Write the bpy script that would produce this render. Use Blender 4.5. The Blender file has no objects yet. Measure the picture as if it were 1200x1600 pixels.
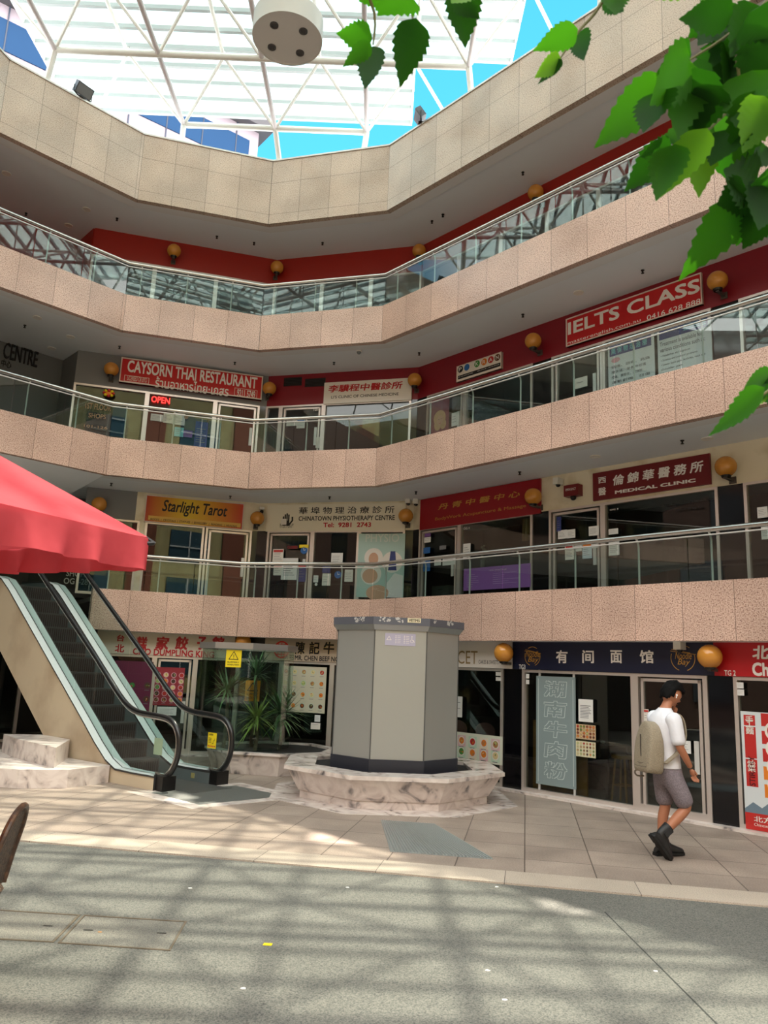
import bpy, bmesh, math, random
from mathutils import Vector, Matrix
R_ = math.radians
random.seed(7)
scene = bpy.context.scene
COL = scene.collection

# ------------------------------------------------------------------ camera
CAM_H = 1.70
F_PX = 1224.1
PITCH, ROLL = R_(11.413), R_(2.36)
_c, _s = math.cos(PITCH), math.sin(PITCH)
FWD = Vector((0, _c, _s))
_u0, _r0 = Vector((0, -_s, _c)), Vector((1, 0, 0))
RGT = _r0 * math.cos(ROLL) + _u0 * math.sin(ROLL)
UPV = _u0 * math.cos(ROLL) - _r0 * math.sin(ROLL)
CAM = Vector((0, 0, CAM_H))
cd = bpy.data.cameras.new('camera')
cam = bpy.data.objects.new('camera', cd)
COL.objects.link(cam)
cd.sensor_fit = 'VERTICAL'
cd.sensor_height = 36.0
cd.lens = F_PX / 1600 * 36.0
cd.clip_start, cd.clip_end = 0.05, 500
cd.dof.use_dof = True
cd.dof.focus_distance = 13.0
cd.dof.aperture_fstop = 9.0
cam.matrix_world = Matrix(((RGT.x, UPV.x, -FWD.x, CAM.x), (RGT.y, UPV.y, -FWD.y, CAM.y), (RGT.z, UPV.z, -FWD.z, CAM.z), (0, 0, 0, 1)))
scene.camera = cam

# ------------------------------------------------------------------ light
SUN_DIR = Vector((-2.5, -3.2, -12.28)).normalized()
sd = bpy.data.lights.new('sun', 'SUN')
sd.energy = 11.0
sd.angle = R_(0.75)
sd.color = (1.0, 0.91, 0.77)
sun = bpy.data.objects.new('sun', sd)
COL.objects.link(sun)
sun.rotation_euler = SUN_DIR.to_track_quat('-Z', 'Y').to_euler()
sun.location = (3, 12, 30)
scene.view_settings.view_transform = 'Standard'
scene.view_settings.look = 'None'
scene.view_settings.gamma = 1
scene.view_settings.use_curve_mapping = False
scene.view_settings.exposure = 0.62

w = bpy.data.worlds.new('world')
scene.world = w
w.use_nodes = True
nt = w.node_tree
nt.nodes.clear()
out = nt.nodes.new('ShaderNodeOutputWorld')
bg = nt.nodes.new('ShaderNodeBackground')
tc = nt.nodes.new('ShaderNodeTexCoord')
sep = nt.nodes.new('ShaderNodeSeparateXYZ')
nt.links.new(tc.outputs['Generated'], sep.inputs[0])
ramp = nt.nodes.new('ShaderNodeValToRGB')
e = ramp.color_ramp.elements
e[0].position, e[0].color = 0.0, (0.72, 0.86, 0.95, 1)
e[1].position, e[1].color = 0.85, (0.06, 0.42, 0.85, 1)
m_ = e.new(0.5)
m_.color = (0.10, 0.58, 0.92, 1)
nt.links.new(sep.outputs['Z'], ramp.inputs[0])
noi = nt.nodes.new('ShaderNodeTexNoise')
noi.inputs['Scale'].default_value = 2.2
noi.inputs['Detail'].default_value = 5
nt.links.new(tc.outputs['Generated'], noi.inputs['Vector'])
ma = nt.nodes.new('ShaderNodeMath'); ma.operation = 'MULTIPLY_ADD'
nt.links.new(sep.outputs['Y'], ma.inputs[0]); ma.inputs[1].default_value = -0.9
nt.links.new(noi.outputs['Fac'], ma.inputs[2])
mr = nt.nodes.new('ShaderNodeMapRange'); mr.interpolation_type = 'SMOOTHSTEP'
mr.inputs['From Min'].default_value = 0.35; mr.inputs['From Max'].default_value = 0.75
nt.links.new(ma.outputs[0], mr.inputs['Value'])
mx = nt.nodes.new('ShaderNodeMix'); mx.data_type = 'RGBA'
nt.links.new(mr.outputs[0], mx.inputs[0]); nt.links.new(ramp.outputs[0], mx.inputs[6])
mx.inputs[7].default_value = (3.1, 3.0, 2.88, 1)          # bright cloud bank added behind the camera as fill light
nt.links.new(mx.outputs[2], bg.inputs['Color'])
bg.inputs['Strength'].default_value = 1.0
nt.links.new(bg.outputs[0], out.inputs[0])

# ------------------------------------------------------------------ materials
def lin(c):
    return tuple(((v / 255) / 12.92 if v / 255 <= 0.04045 else ((v / 255 + 0.055) / 1.055) ** 2.4) for v in c)
MATS = {}
def mat(name, rgb=(128, 128, 128), rough=0.5, metal=0.0, spec=0.5, noise=None, bump=None, emit=None):
    """rgb in 0..255; noise = (scale, (rgb2), contrast lo, hi)"""
    if name in MATS: return MATS[name]
    m = bpy.data.materials.new(name); m.use_nodes = True
    n = m.node_tree.nodes; l = m.node_tree.links
    b = n['Principled BSDF']
    b.inputs['Base Color'].default_value = (*lin(rgb), 1)
    b.inputs['Roughness'].default_value = rough
    b.inputs['Metallic'].default_value = metal
    b.inputs['Specular IOR Level'].default_value = spec
    t = None
    if noise or bump:
        t = n.new('ShaderNodeTexCoord')
    if noise:
        nz = n.new('ShaderNodeTexNoise'); nz.inputs['Scale'].default_value = noise[0]; nz.inputs['Detail'].default_value = 6
        l.new(t.outputs['Object'], nz.inputs['Vector'])
        r = n.new('ShaderNodeMapRange'); r.inputs['From Min'].default_value = noise[2]; r.inputs['From Max'].default_value = noise[3]
        l.new(nz.outputs['Fac'], r.inputs['Value'])
        x = n.new('ShaderNodeMix'); x.data_type = 'RGBA'
        x.inputs[6].default_value = (*lin(rgb), 1); x.inputs[7].default_value = (*lin(noise[1]), 1)
        l.new(r.outputs[0], x.inputs[0]); l.new(x.outputs[2], b.inputs['Base Color'])
    if bump:
        nb = n.new('ShaderNodeTexNoise'); nb.inputs['Scale'].default_value = bump[0]; nb.inputs['Detail'].default_value = 4
        l.new(t.outputs['Object'], nb.inputs['Vector'])
        bp = n.new('ShaderNodeBump'); bp.inputs['Strength'].default_value = bump[1]; bp.inputs['Distance'].default_value = 0.02
        l.new(nb.outputs['Fac'], bp.inputs['Height']); l.new(bp.outputs[0], b.inputs['Normal'])
    if emit:
        b.inputs['Emission Color'].default_value = (*lin(emit[0]), 1); b.inputs['Emission Strength'].default_value = emit[1]
    MATS[name] = m
    return m

def granite(name, base, dark, light, rough=0.25, joint=None, hjoint=None, scale=1.0):
    m = bpy.data.materials.new(name); m.use_nodes = True
    n = m.node_tree.nodes; l = m.node_tree.links; b = n['Principled BSDF']
    t = n.new('ShaderNodeTexCoord')
    nz = n.new('ShaderNodeTexNoise'); nz.inputs['Scale'].default_value = 62 * scale; nz.inputs['Detail'].default_value = 3; nz.inputs['Roughness'].default_value = .7
    l.new(t.outputs['Object'], nz.inputs['Vector'])
    r = n.new('ShaderNodeValToRGB'); e = r.color_ramp.elements
    e[0].position, e[0].color = .37, (*lin(dark), 1); e[1].position, e[1].color = .62, (*lin(light), 1)
    k = e.new(.46); k.color = (*lin(base), 1)
    l.new(nz.outputs['Fac'], r.inputs[0])
    n2 = n.new('ShaderNodeTexNoise'); n2.inputs['Scale'].default_value = 1.1; n2.inputs['Detail'].default_value = 4
    l.new(t.outputs['Object'], n2.inputs['Vector'])
    x = n.new('ShaderNodeMix'); x.data_type = 'RGBA'; x.blend_type = 'MULTIPLY'
    mr2 = n.new('ShaderNodeMapRange'); mr2.inputs['From Min'].default_value = .35; mr2.inputs['From Max'].default_value = .65
    mr2.inputs['To Min'].default_value = .86; mr2.inputs['To Max'].default_value = 1.06
    l.new(n2.outputs['Fac'], mr2.inputs['Value'])
    x.inputs[0].default_value = 1; l.new(r.outputs[0], x.inputs[6]); l.new(mr2.outputs[0], x.inputs[7])
    col = x.outputs[2]
    if joint:
        s = n.new('ShaderNodeSeparateXYZ'); l.new(t.outputs['Object'], s.inputs[0])
        def line(sock, period, off, wd):
            a = n.new('ShaderNodeMath'); a.operation = 'ADD'; l.new(sock, a.inputs[0]); a.inputs[1].default_value = off + 100 * period
            d = n.new('ShaderNodeMath'); d.operation = 'DIVIDE'; l.new(a.outputs[0], d.inputs[0]); d.inputs[1].default_value = period
            f = n.new('ShaderNodeMath'); f.operation = 'FRACT'; l.new(d.outputs[0], f.inputs[0])
            g = n.new('ShaderNodeMath'); g.operation = 'LESS_THAN'; l.new(f.outputs[0], g.inputs[0]); g.inputs[1].default_value = wd / period
            return g.outputs[0], d.outputs[0]
        g, dv = line(s.outputs['X'], joint, 0, .006)
        fac = g
        if hjoint:
            g2, _ = line(s.outputs['Y'], hjoint, 0, .006)
            mxx = n.new('ShaderNodeMath'); mxx.operation = 'MAXIMUM'; l.new(g, mxx.inputs[0]); l.new(g2, mxx.inputs[1]); fac = mxx.outputs[0]
        # each stone slab has its own tone
        fl = n.new('ShaderNodeMath'); fl.operation = 'FLOOR'; l.new(dv, fl.inputs[0])
        wn = n.new('ShaderNodeTexWhiteNoise'); wn.noise_dimensions = '1D'; l.new(fl.outputs[0], wn.inputs['W'])
        mr3 = n.new('ShaderNodeMapRange'); mr3.inputs['To Min'].default_value = .92; mr3.inputs['To Max'].default_value = 1.06
        l.new(wn.outputs['Value'], mr3.inputs['Value'])
        y = n.new('ShaderNodeMix'); y.data_type = 'RGBA'; y.blend_type = 'MULTIPLY'; y.inputs[0].default_value = 1
        l.new(col, y.inputs[6]); l.new(mr3.outputs[0], y.inputs[7])
        z = n.new('ShaderNodeMix'); z.data_type = 'RGBA'; l.new(fac, z.inputs[0]); l.new(y.outputs[2], z.inputs[6])
        z.inputs[7].default_value = (*lin(tuple(v * .5 for v in base)), 1)
        col = z.outputs[2]
    l.new(col, b.inputs['Base Color'])
    b.inputs['Roughness'].default_value = rough
    MATS[name] = m
    return m

def marble(name, rough=.28):
    m = bpy.data.materials.new(name); m.use_nodes = True
    n = m.node_tree.nodes; l = m.node_tree.links; b = n['Principled BSDF']
    t = n.new('ShaderNodeTexCoord')
    nz = n.new('ShaderNodeTexNoise'); nz.inputs['Scale'].default_value = 3.0; nz.inputs['Detail'].default_value = 9; nz.inputs['Distortion'].default_value = 1.6
    l.new(t.outputs['Object'], nz.inputs['Vector'])
    r = n.new('ShaderNodeValToRGB'); e = r.color_ramp.elements
    e[0].position, e[0].color = .30, (*lin((96, 92, 94)), 1); e[1].position, e[1].color = .60, (*lin((228, 218, 212)), 1)
    k = e.new(.43); k.color = (*lin((205, 192, 186)), 1)
    l.new(nz.outputs['Fac'], r.inputs[0]); l.new(r.outputs[0], b.inputs['Base Color'])
    b.inputs['Roughness'].default_value = rough
    MATS[name] = m
    return m

def glass(name, tint=(235, 242, 240), ior=1.6, rough=0.0, haze=0.0, haze_rgb=(220, 235, 235)):
    m = bpy.data.materials.new(name); m.use_nodes = True
    n = m.node_tree.nodes; l = m.node_tree.links; n.clear()
    o = n.new('ShaderNodeOutputMaterial'); tr = n.new('ShaderNodeBsdfTransparent'); gl = n.new('ShaderNodeBsdfGlossy')
    tr.inputs[0].default_value = (*lin(tint), 1); gl.inputs['Roughness'].default_value = rough; gl.inputs['Color'].default_value = (1, 1, 1, 1)
    lw = n.new('ShaderNodeLayerWeight'); lw.inputs['Blend'].default_value = .5
    pw = n.new('ShaderNodeMath'); pw.operation = 'POWER'; l.new(lw.outputs['Facing'], pw.inputs[0]); pw.inputs[1].default_value = 5
    f0 = ((ior - 1) / (ior + 1)) ** 2; fr = n.new('ShaderNodeMath'); fr.operation = 'MULTIPLY_ADD'; l.new(pw.outputs[0], fr.inputs[0]); fr.inputs[1].default_value = 1 - f0; fr.inputs[2].default_value = f0
    mx = n.new('ShaderNodeMixShader'); l.new(fr.outputs[0], mx.inputs[0]); l.new(gl.outputs[0], mx.inputs[2])
    src = tr.outputs[0]
    if haze:
        tl = n.new('ShaderNodeBsdfTranslucent'); tl.inputs[0].default_value = (*lin(haze_rgb), 1)
        df = n.new('ShaderNodeBsdfDiffuse'); df.inputs[0].default_value = (*lin(haze_rgb), 1)
        h2 = n.new('ShaderNodeMixShader'); h2.inputs[0].default_value = .3; l.new(tl.outputs[0], h2.inputs[1]); l.new(df.outputs[0], h2.inputs[2])
        hm = n.new('ShaderNodeMixShader'); hm.inputs[0].default_value = haze; l.new(tr.outputs[0], hm.inputs[1]); l.new(h2.outputs[0], hm.inputs[2])
        src = hm.outputs[0]
    l.new(src, mx.inputs[1]); l.new(mx.outputs[0], o.inputs[0])
    MATS[name] = m
    return m

GR_L = granite('pink_granite', (204, 168, 152), (120, 88, 80), (226, 198, 182), .22, joint=.66)
GR_P = granite('pale_granite', (198, 174, 156), (150, 126, 112), (214, 194, 176), .20, joint=.66, hjoint=.735)
MARB = marble('marble')
CEIL = mat('ceiling_paint', (234, 236, 240), .7)
CEILL = mat('ceiling_lip', (228, 226, 226), .7)
RED = mat('red_wall', (150, 26, 24), .45)
RED2 = mat('crimson_wall', (132, 14, 32), .45)
GREYW = mat('grey_wall', (122, 122, 124), .6)
CREAM = mat('cream_wall', (232, 222, 198), .6, noise=(2.2, (206, 192, 160), .50, .68))
WHITE = mat('white_sign', (232, 226, 218), .5)
STEEL = mat('brushed_steel', (222, 212, 206), .34, .7)
RAILM = mat('handrail_steel', (190, 184, 178), .2, 1.0)
ALU = mat('white_post', (214, 214, 212), .35, .3)
BLACKG = mat('black_gloss', (10, 10, 14), .06)
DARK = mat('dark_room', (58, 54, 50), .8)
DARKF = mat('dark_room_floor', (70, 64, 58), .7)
BLK = mat('black', (14, 13, 13), .4)
INK = mat('ink', (24, 22, 24), .6)
REDT = mat('red_letter', (186, 22, 34), .5)
GOLD = mat('gold_letter', (196, 146, 62), .45)
WLET = mat('white_letter', (240, 236, 232), .5)
GLASS_R = glass('balustrade_glass', (226, 236, 234), 1.6)
GLASS_S = glass('shop_glass', (200, 208, 206), 1.55)
GLASS_P = glass('enclosure_glass', (230, 240, 236), 1.5)
SKYG = glass('skylight_glazing', (240, 243, 240), 1.4, haze=.32, haze_rgb=(206, 230, 232))
ROOFW = mat('roof_white', (232, 230, 226), .4)
PURL = mat('purlin_grey', (150, 156, 158), .5)
TUBEG = mat('tube_grey', (206, 198, 200), .4)

# ------------------------------------------------------------------ mesh helpers
class MB:
    def __init__(s): s.v = []; s.f = []; s.m = []
    def add(s, vs, fs, mi=0):
        o = len(s.v); s.v += [tuple(p) for p in vs]
        for f in fs: s.f.append(tuple(o + i for i in f)); s.m.append(mi)
        return s
    def box(s, x0, x1, y0, y1, z0, z1, mi=0):
        return s.add([(x0, y0, z0), (x1, y0, z0), (x1, y1, z0), (x0, y1, z0), (x0, y0, z1), (x1, y0, z1), (x1, y1, z1), (x0, y1, z1)],
                     [(0, 3, 2, 1), (4, 5, 6, 7), (0, 1, 5, 4), (1, 2, 6, 5), (2, 3, 7, 6), (3, 0, 4, 7)], mi)
    def quad(s, a, b, c, d, mi=0): return s.add([a, b, c, d], [(0, 1, 2, 3)], mi)
    def prism(s, poly, z0, z1, mi=0, top=None, mtop=None):
        n = len(poly); t = top or poly
        vs = [(p[0], p[1], z0) for p in poly] + [(p[0], p[1], z1) for p in t]
        s.add(vs, [(i, (i + 1) % n, n + (i + 1) % n, n + i) for i in range(n)] + [tuple(range(n - 1, -1, -1))], mi)
        o = len(s.v) - 2 * n
        s.f.append(tuple(o + n + i for i in range(n))); s.m.append(mi if mtop is None else mtop)
        return s
    def ring(s, pout, pin, z0, z1, mi=0):
        n = len(pout)
        vs = [(p[0], p[1], z0) for p in pout] + [(p[0], p[1], z1) for p in pout] + [(p[0], p[1], z1) for p in pin] + [(p[0], p[1], z0) for p in pin]
        fs = []
        for i in range(n):
            j = (i + 1) % n
            fs += [(i, j, n + j, n + i), (n + i, n + j, 2 * n + j, 2 * n + i), (2 * n + i, 2 * n + j, 3 * n + j, 3 * n + i), (3 * n + i, 3 * n + j, j, i)]
        return s.add(vs, fs, mi)
    def tube(s, pts, r, n=8, mi=0, closed=False, squash=1.0, rs=None):
        P = [Vector(p) for p in pts]; k = len(P)
        T = []
        for i in range(k):
            a = P[(i - 1) % k] if (closed or i > 0) else P[i]; b = P[(i + 1) % k] if (closed or i < k - 1) else P[i]
            T.append((b - a).normalized())
        ref = Vector((0, 0, 1)) if abs(T[0].z) < .9 else Vector((1, 0, 0))
        N = (ref - T[0] * ref.dot(T[0])).normalized(); vs = []
        for i in range(k):
            N = (N - T[i] * N.dot(T[i])).normalized(); B = T[i].cross(N)
            rr = rs[i] if rs else r
            for j in range(n):
                a = 2 * math.pi * j / n; vs.append(P[i] + N * (math.cos(a) * rr) + B * (math.sin(a) * rr * squash))
        fs = []
        for i in range(k if closed else k - 1):
            i2 = (i + 1) % k
            for j in range(n): fs.append((i * n + j, i * n + (j + 1) % n, i2 * n + (j + 1) % n, i2 * n + j))
        if not closed: fs += [tuple(range(n - 1, -1, -1)), tuple((k - 1) * n + j for j in range(n))]
        return s.add(vs, fs, mi)
    def lathe(s, prof, n=20, c=(0, 0, 0), axis='z', mi=0):
        vs = []
        for r, z in prof:
            for j in range(n):
                a = 2 * math.pi * j / n; x, y = r * math.cos(a), r * math.sin(a)
                p = (x, y, z) if axis == 'z' else ((x, z, y) if axis == 'y' else (z, x, y))
                vs.append((p[0] + c[0], p[1] + c[1], p[2] + c[2]))
        fs = []
        for i in range(len(prof) - 1):
            for j in range(n): fs.append((i * n + j, i * n + (j + 1) % n, (i + 1) * n + (j + 1) % n, (i + 1) * n + j))
        if prof[0][0] > 1e-6: fs.append(tuple(range(n - 1, -1, -1)))
        if prof[-1][0] > 1e-6: fs.append(tuple((len(prof) - 1) * n + j for j in range(n)))
        return s.add(vs, fs, mi)
    def sphere(s, c, r, n=20, k=12, sc=(1, 1, 1), mi=0):
        vs = []; fs = []
        for i in range(k + 1):
            t = math.pi * i / k
            for j in range(n):
                a = 2 * math.pi * j / n
                vs.append((c[0] + r * sc[0] * math.sin(t) * math.cos(a), c[1] + r * sc[1] * math.sin(t) * math.sin(a), c[2] + r * sc[2] * math.cos(t)))
        for i in range(k):
            for j in range(n): fs.append((i * n + j, (i + 1) * n + j, (i + 1) * n + (j + 1) % n, i * n + (j + 1) % n))
        return s.add(vs, fs, mi)
    def mesh(s, name, mats, smooth=False):
        me = bpy.data.meshes.new(name)
        me.from_pydata(s.v, [], s.f)
        for m in (mats if isinstance(mats, (list, tuple)) else [mats]): me.materials.append(m)
        for p, mi in zip(me.polygons, s.m): p.material_index = mi; p.use_smooth = smooth
        bm = bmesh.new(); bm.from_mesh(me); bmesh.ops.remove_doubles(bm, verts=bm.verts, dist=1e-5)
        bmesh.ops.recalc_face_normals(bm, faces=bm.faces); bm.to_mesh(me); bm.free()
        if smooth:
            try: me.set_sharp_from_angle(angle=R_(40))
            except Exception: pass
        return me
    def build(s, name, mats, parent=None, M=None, smooth=False):
        return link(name, s.mesh(name, mats, smooth), parent, M)

def link(name, me, parent=None, M=None):
    o = bpy.data.objects.new(name, me); COL.objects.link(o)
    if parent: o.parent = parent
    if M is not None:
        if parent: o.matrix_local = M
        else: o.matrix_world = M
    return o
def tag(o, label, cat, group=None, kind=None):
    o['label'] = label; o['category'] = cat
    if group: o['group'] = group
    if kind: o['kind'] = kind
    return o
def struct(o, label=None):
    o['kind'] = 'structure'
    if label: o['label'] = label
    return o
def thing(name, label, cat, M=None, group=None):
    o = bpy.data.objects.new(name, None); COL.objects.link(o); o.empty_display_size = .1
    if M is not None: o.matrix_world = M
    return tag(o, label, cat, group)
def T(x, y=0, z=0): return Matrix.Translation((x, y, z))
def copy_tree(o, parent=None):
    c = o.copy(); COL.objects.link(c); c.parent = parent
    for ch in list(o.children): copy_tree(ch, c)
    return c

def text_mesh(s, bold=0.0, shear=0.0, ext=0.0, space=1.0):
    cu = bpy.data.curves.new('lettering', 'FONT'); cu.body = s; cu.size = 1; cu.offset = bold; cu.shear = shear; cu.extrude = ext
    cu.space_character = space; cu.resolution_u = 3; cu.fill_mode = 'BOTH' if ext else 'FRONT'
    ob = bpy.data.objects.new('lettering_source', cu); COL.objects.link(ob)
    bpy.context.view_layer.update()
    dg = bpy.context.evaluated_depsgraph_get()
    me = bpy.data.meshes.new_from_object(ob.evaluated_get(dg))
    bpy.data.objects.remove(ob); bpy.data.curves.remove(cu)
    return me
def lettering(s, x0, y0, x1, y1, z, m, parent, bold=.012, shear=0.0, ext=0.0, name='lettering', rot=0, space=1.0, M=None):
    """a line of writing fitted into the rectangle, lying at height z above the board"""
    me = text_mesh(s, 0, shear, 0, space)
    if not len(me.vertices): return None
    if bold > .004 and not ext:
        bm = bmesh.new(); r = bold * .75
        for k_, (dx, dy) in enumerate(((-r, -r), (r, -r), (-r, r), (r, r))):
            n0 = len(bm.verts); bm.from_mesh(me); bm.verts.ensure_lookup_table()
            for v in bm.verts[n0:]: v.co.x += dx; v.co.y += dy; v.co.z = .0004 * k_
        bm.to_mesh(me); bm.free()
    xs = [v.co.x for v in me.vertices]; ys = [v.co.y for v in me.vertices]
    ax, bx, ay, by = min(xs), max(xs), min(ys), max(ys)
    for v in me.vertices:
        v.co = ((v.co.x - ax) / (bx - ax) * (x1 - x0) + x0, (v.co.y - ay) / (by - ay) * (y1 - y0) + y0, z + v.co.z)
    me.materials.clear(); me.materials.append(m)
    if ext:
        bm = bmesh.new(); bm.from_mesh(me)
        g = bmesh.ops.extrude_face_region(bm, geom=bm.faces[:])
        for v in g['geom']:
            if isinstance(v, bmesh.types.BMVert): v.co.z += ext
        bm.to_mesh(me); bm.free()
    return link(name, me, parent, M)

# ------------------------------------------------------------------ rays and walls
def ray(px, py): return FWD + RGT * ((px - 600) / F_PX) + UPV * ((800 - py) / F_PX)
def at_z(px, py, z):
    d = ray(px, py); return CAM + d * ((z - CAM_H) / d.z)
def at_depth(px, py, dep): return CAM + ray(px, py) * dep
class Wall:
    """a vertical plane: u runs along it to the right, y up, w out of it towards the court"""
    def __init__(s, p, d):
        s.p = Vector((p[0], p[1], 0)); s.d = Vector((d[0], d[1], 0)).normalized(); s.n = s.d.cross(Vector((0, 0, 1)))
        s.M = Matrix(((s.d.x, 0, s.n.x, s.p.x), (s.d.y, 0, s.n.y, s.p.y), (0, 1, 0, 0), (0, 0, 0, 1)))
    def uz(s, px, py, w=0.0):
        r = ray(px, py); o = s.p + s.n * w
        t = (o - CAM).dot(s.n) / r.dot(s.n); q = CAM + r * t
        return (q - s.p).dot(s.d), q.z
    def at(s, u, z, w=0.0): return s.M @ T(u, z, w)
    def rect(s, tl, br, w=0.0):
        a = s.uz(*tl, w); b = s.uz(*br, w); return a[0], b[1], b[0], a[1]
    def lbrt(s, lb, rt, w=0.0):
        a = s.uz(*lb, w); b = s.uz(*rt, w); return a[0], a[1], b[0], b[1]

PT, PB = 12.284, 10.814
Z3R, Z3T, Z3B = 9.47, 8.735, 7.983
Z2R, Z2T, Z2B = 6.542, 5.82, 5.085
Z1R, Z1T, Z1B = 3.646, 2.954, 2.215
cC, cA, cB = Vector((-5.238, 14.300)), Vector((-2.686, 15.003)), Vector((-0.189, 14.326))
hd = lambda a: Vector((math.cos(R_(a)), math.sin(R_(a))))
cZ = cC + hd(-134.74) * 2.7
cZ2 = cZ + hd(-105) * 7
cR1 = cB + hd(-47.42) * 9.0
cR2 = cR1 + hd(-77.5) * 7
PLAN = [cZ2, cZ, cC, cA, cB, cR1, cR2]
def offset_line(pts, off):
    """the polyline moved away from the court by off"""
    res = []
    segs = [(pts[i], (pts[i + 1] - pts[i]).normalized()) for i in range(len(pts) - 1)]
    nr = lambda d: Vector((-d.y, d.x))
    res.append(pts[0] + nr(segs[0][1]) * off)
    for i in range(1, len(pts) - 1):
        d0, d1 = segs[i - 1][1], segs[i][1]; p0 = segs[i - 1][0] + nr(d0) * off; p1 = segs[i][0] + nr(d1) * off
        cr = d0.x * d1.y - d0.y * d1.x; t = ((p1 - p0).x * d1.y - (p1 - p0).y * d1.x) / cr
        res.append(p0 + d0 * t)
    res.append(pts[-1] + nr(segs[-1][1]) * off)
    return res
OFF_UP, OFF_G = 1.48, 0.40
UPL = offset_line(PLAN, OFF_UP); GPL = offset_line(PLAN, OFF_G)
SEC = ['Zl', 'L', 'M1', 'M2', 'R', 'Zr']
WF = {k: Wall(PLAN[i], PLAN[i + 1] - PLAN[i]) for i, k in enumerate(SEC)}      # fascia planes
WU = {k: Wall(UPL[i], UPL[i + 1] - UPL[i]) for i, k in enumerate(SEC)}         # upper shopfronts
WG = {k: Wall(GPL[i], GPL[i + 1] - GPL[i]) for i, k in enumerate(SEC)}         # ground shopfronts
LEN_U = {k: (UPL[i + 1] - UPL[i]).length for i, k in enumerate(SEC)}
LEN_G = {k: (GPL[i + 1] - GPL[i]).length for i, k in enumerate(SEC)}

# ------------------------------------------------------------------ floor
def street_mat():
    m = granite('street_aggregate', (99, 99, 94), (70, 72, 70), (126, 124, 116), .8, scale=1.7)
    return m
def paver_mat():
    m = bpy.data.materials.new('stone_pavers'); m.use_nodes = True
    n = m.node_tree.nodes; l = m.node_tree.links; b = n['Principled BSDF']
    t = n.new('ShaderNodeTexCoord'); mp = n.new('ShaderNodeMapping'); mp.inputs['Rotation'].default_value = (0, 0, R_(10.5))
    l.new(t.outputs['Object'], mp.inputs[0])
    br = n.new('ShaderNodeTexBrick'); br.offset = 0.0; br.inputs['Scale'].default_value = 1
    br.inputs['Brick Width'].default_value = .62; br.inputs['Row Height'].default_value = .62; br.inputs['Mortar Size'].default_value = .006
    br.inputs['Color1'].default_value = (*lin((166, 150, 138)), 1); br.inputs['Color2'].default_value = (*lin((153, 137, 126)), 1); br.inputs['Mortar'].default_value = (*lin((96, 84, 76)), 1)
    l.new(mp.outputs[0], br.inputs['Vector'])
    nz = n.new('ShaderNodeTexNoise'); nz.inputs['Scale'].default_value = 70; nz.inputs['Detail'].default_value = 3; l.new(t.outputs['Object'], nz.inputs['Vector'])
    r = n.new('ShaderNodeMapRange'); r.inputs['From Min'].default_value = .3; r.inputs['From Max'].default_value = .7; r.inputs['To Min'].default_value = .78; r.inputs['To Max'].default_value = 1.15
    l.new(nz.outputs['Fac'], r.inputs['Value'])
    x = n.new('ShaderNodeMix'); x.data_type = 'RGBA'; x.blend_type = 'MULTIPLY'; x.inputs[0].default_value = 1
    l.new(br.outputs['Color'], x.inputs[6]); l.new(r.outputs[0], x.inputs[7])
    n2 = n.new('ShaderNodeTexNoise'); n2.inputs['Scale'].default_value = 1.6; n2.inputs['Detail'].default_value = 5; l.new(t.outputs['Object'], n2.inputs['Vector'])
    r2 = n.new('ShaderNodeMapRange'); r2.inputs['From Min'].default_value = .35; r2.inputs['From Max'].default_value = .65; r2.inputs['To Min'].default_value = .8; r2.inputs['To Max'].default_value = 1.08
    l.new(n2.outputs['Fac'], r2.inputs['Value'])
    y = n.new('ShaderNodeMix'); y.data_type = 'RGBA'; y.blend_type = 'MULTIPLY'; y.inputs[0].default_value = 1
    l.new(x.outputs[2], y.inputs[6]); l.new(r2.outputs[0], y.inputs[7])
    l.new(y.outputs[2], b.inputs['Base Color']); b.inputs['Roughness'].default_value = .55
    MATS['stone_pavers'] = m
    return m
STREET, PAVE = street_mat(), paver_mat()
KERB = granite('kerb_stone', (180, 166, 152), (146, 134, 122), (198, 184, 168), .6, joint=1.1, scale=2)
fl = MB(); fl.quad((-40, -30, -.014), (40, -30, -.014), (40, 40, -.014), (-40, 40, -.014))
struct(fl.build('floor', STREET), 'grey exposed aggregate street paving with shadows of the roof frame')
k0, k1 = Vector((-3.49, 7.89)), Vector((3.16, 6.66)); kd = (k1 - k0).normalized(); kn = Vector((-kd.y, kd.x))
ka, kb = k0 - kd * 14, k1 + kd * 10
pv = MB(); a2, b2 = ka + kn * .42, kb + kn * .42
pv.prism([a2, b2, b2 + kn * 16, a2 + kn * 16], -.06, 0)
struct(pv.build('floor', PAVE), 'cream and pink granite tiles in front of the shops')
kbw = Wall(ka, kd); ks = MB(); ks.box(0, (kb - ka).length, -.06, 0.0, -.42, 0)
struct(ks.build('trim_1', KERB, M=kbw.M), 'row of pale kerb stones between tiles and street')

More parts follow.
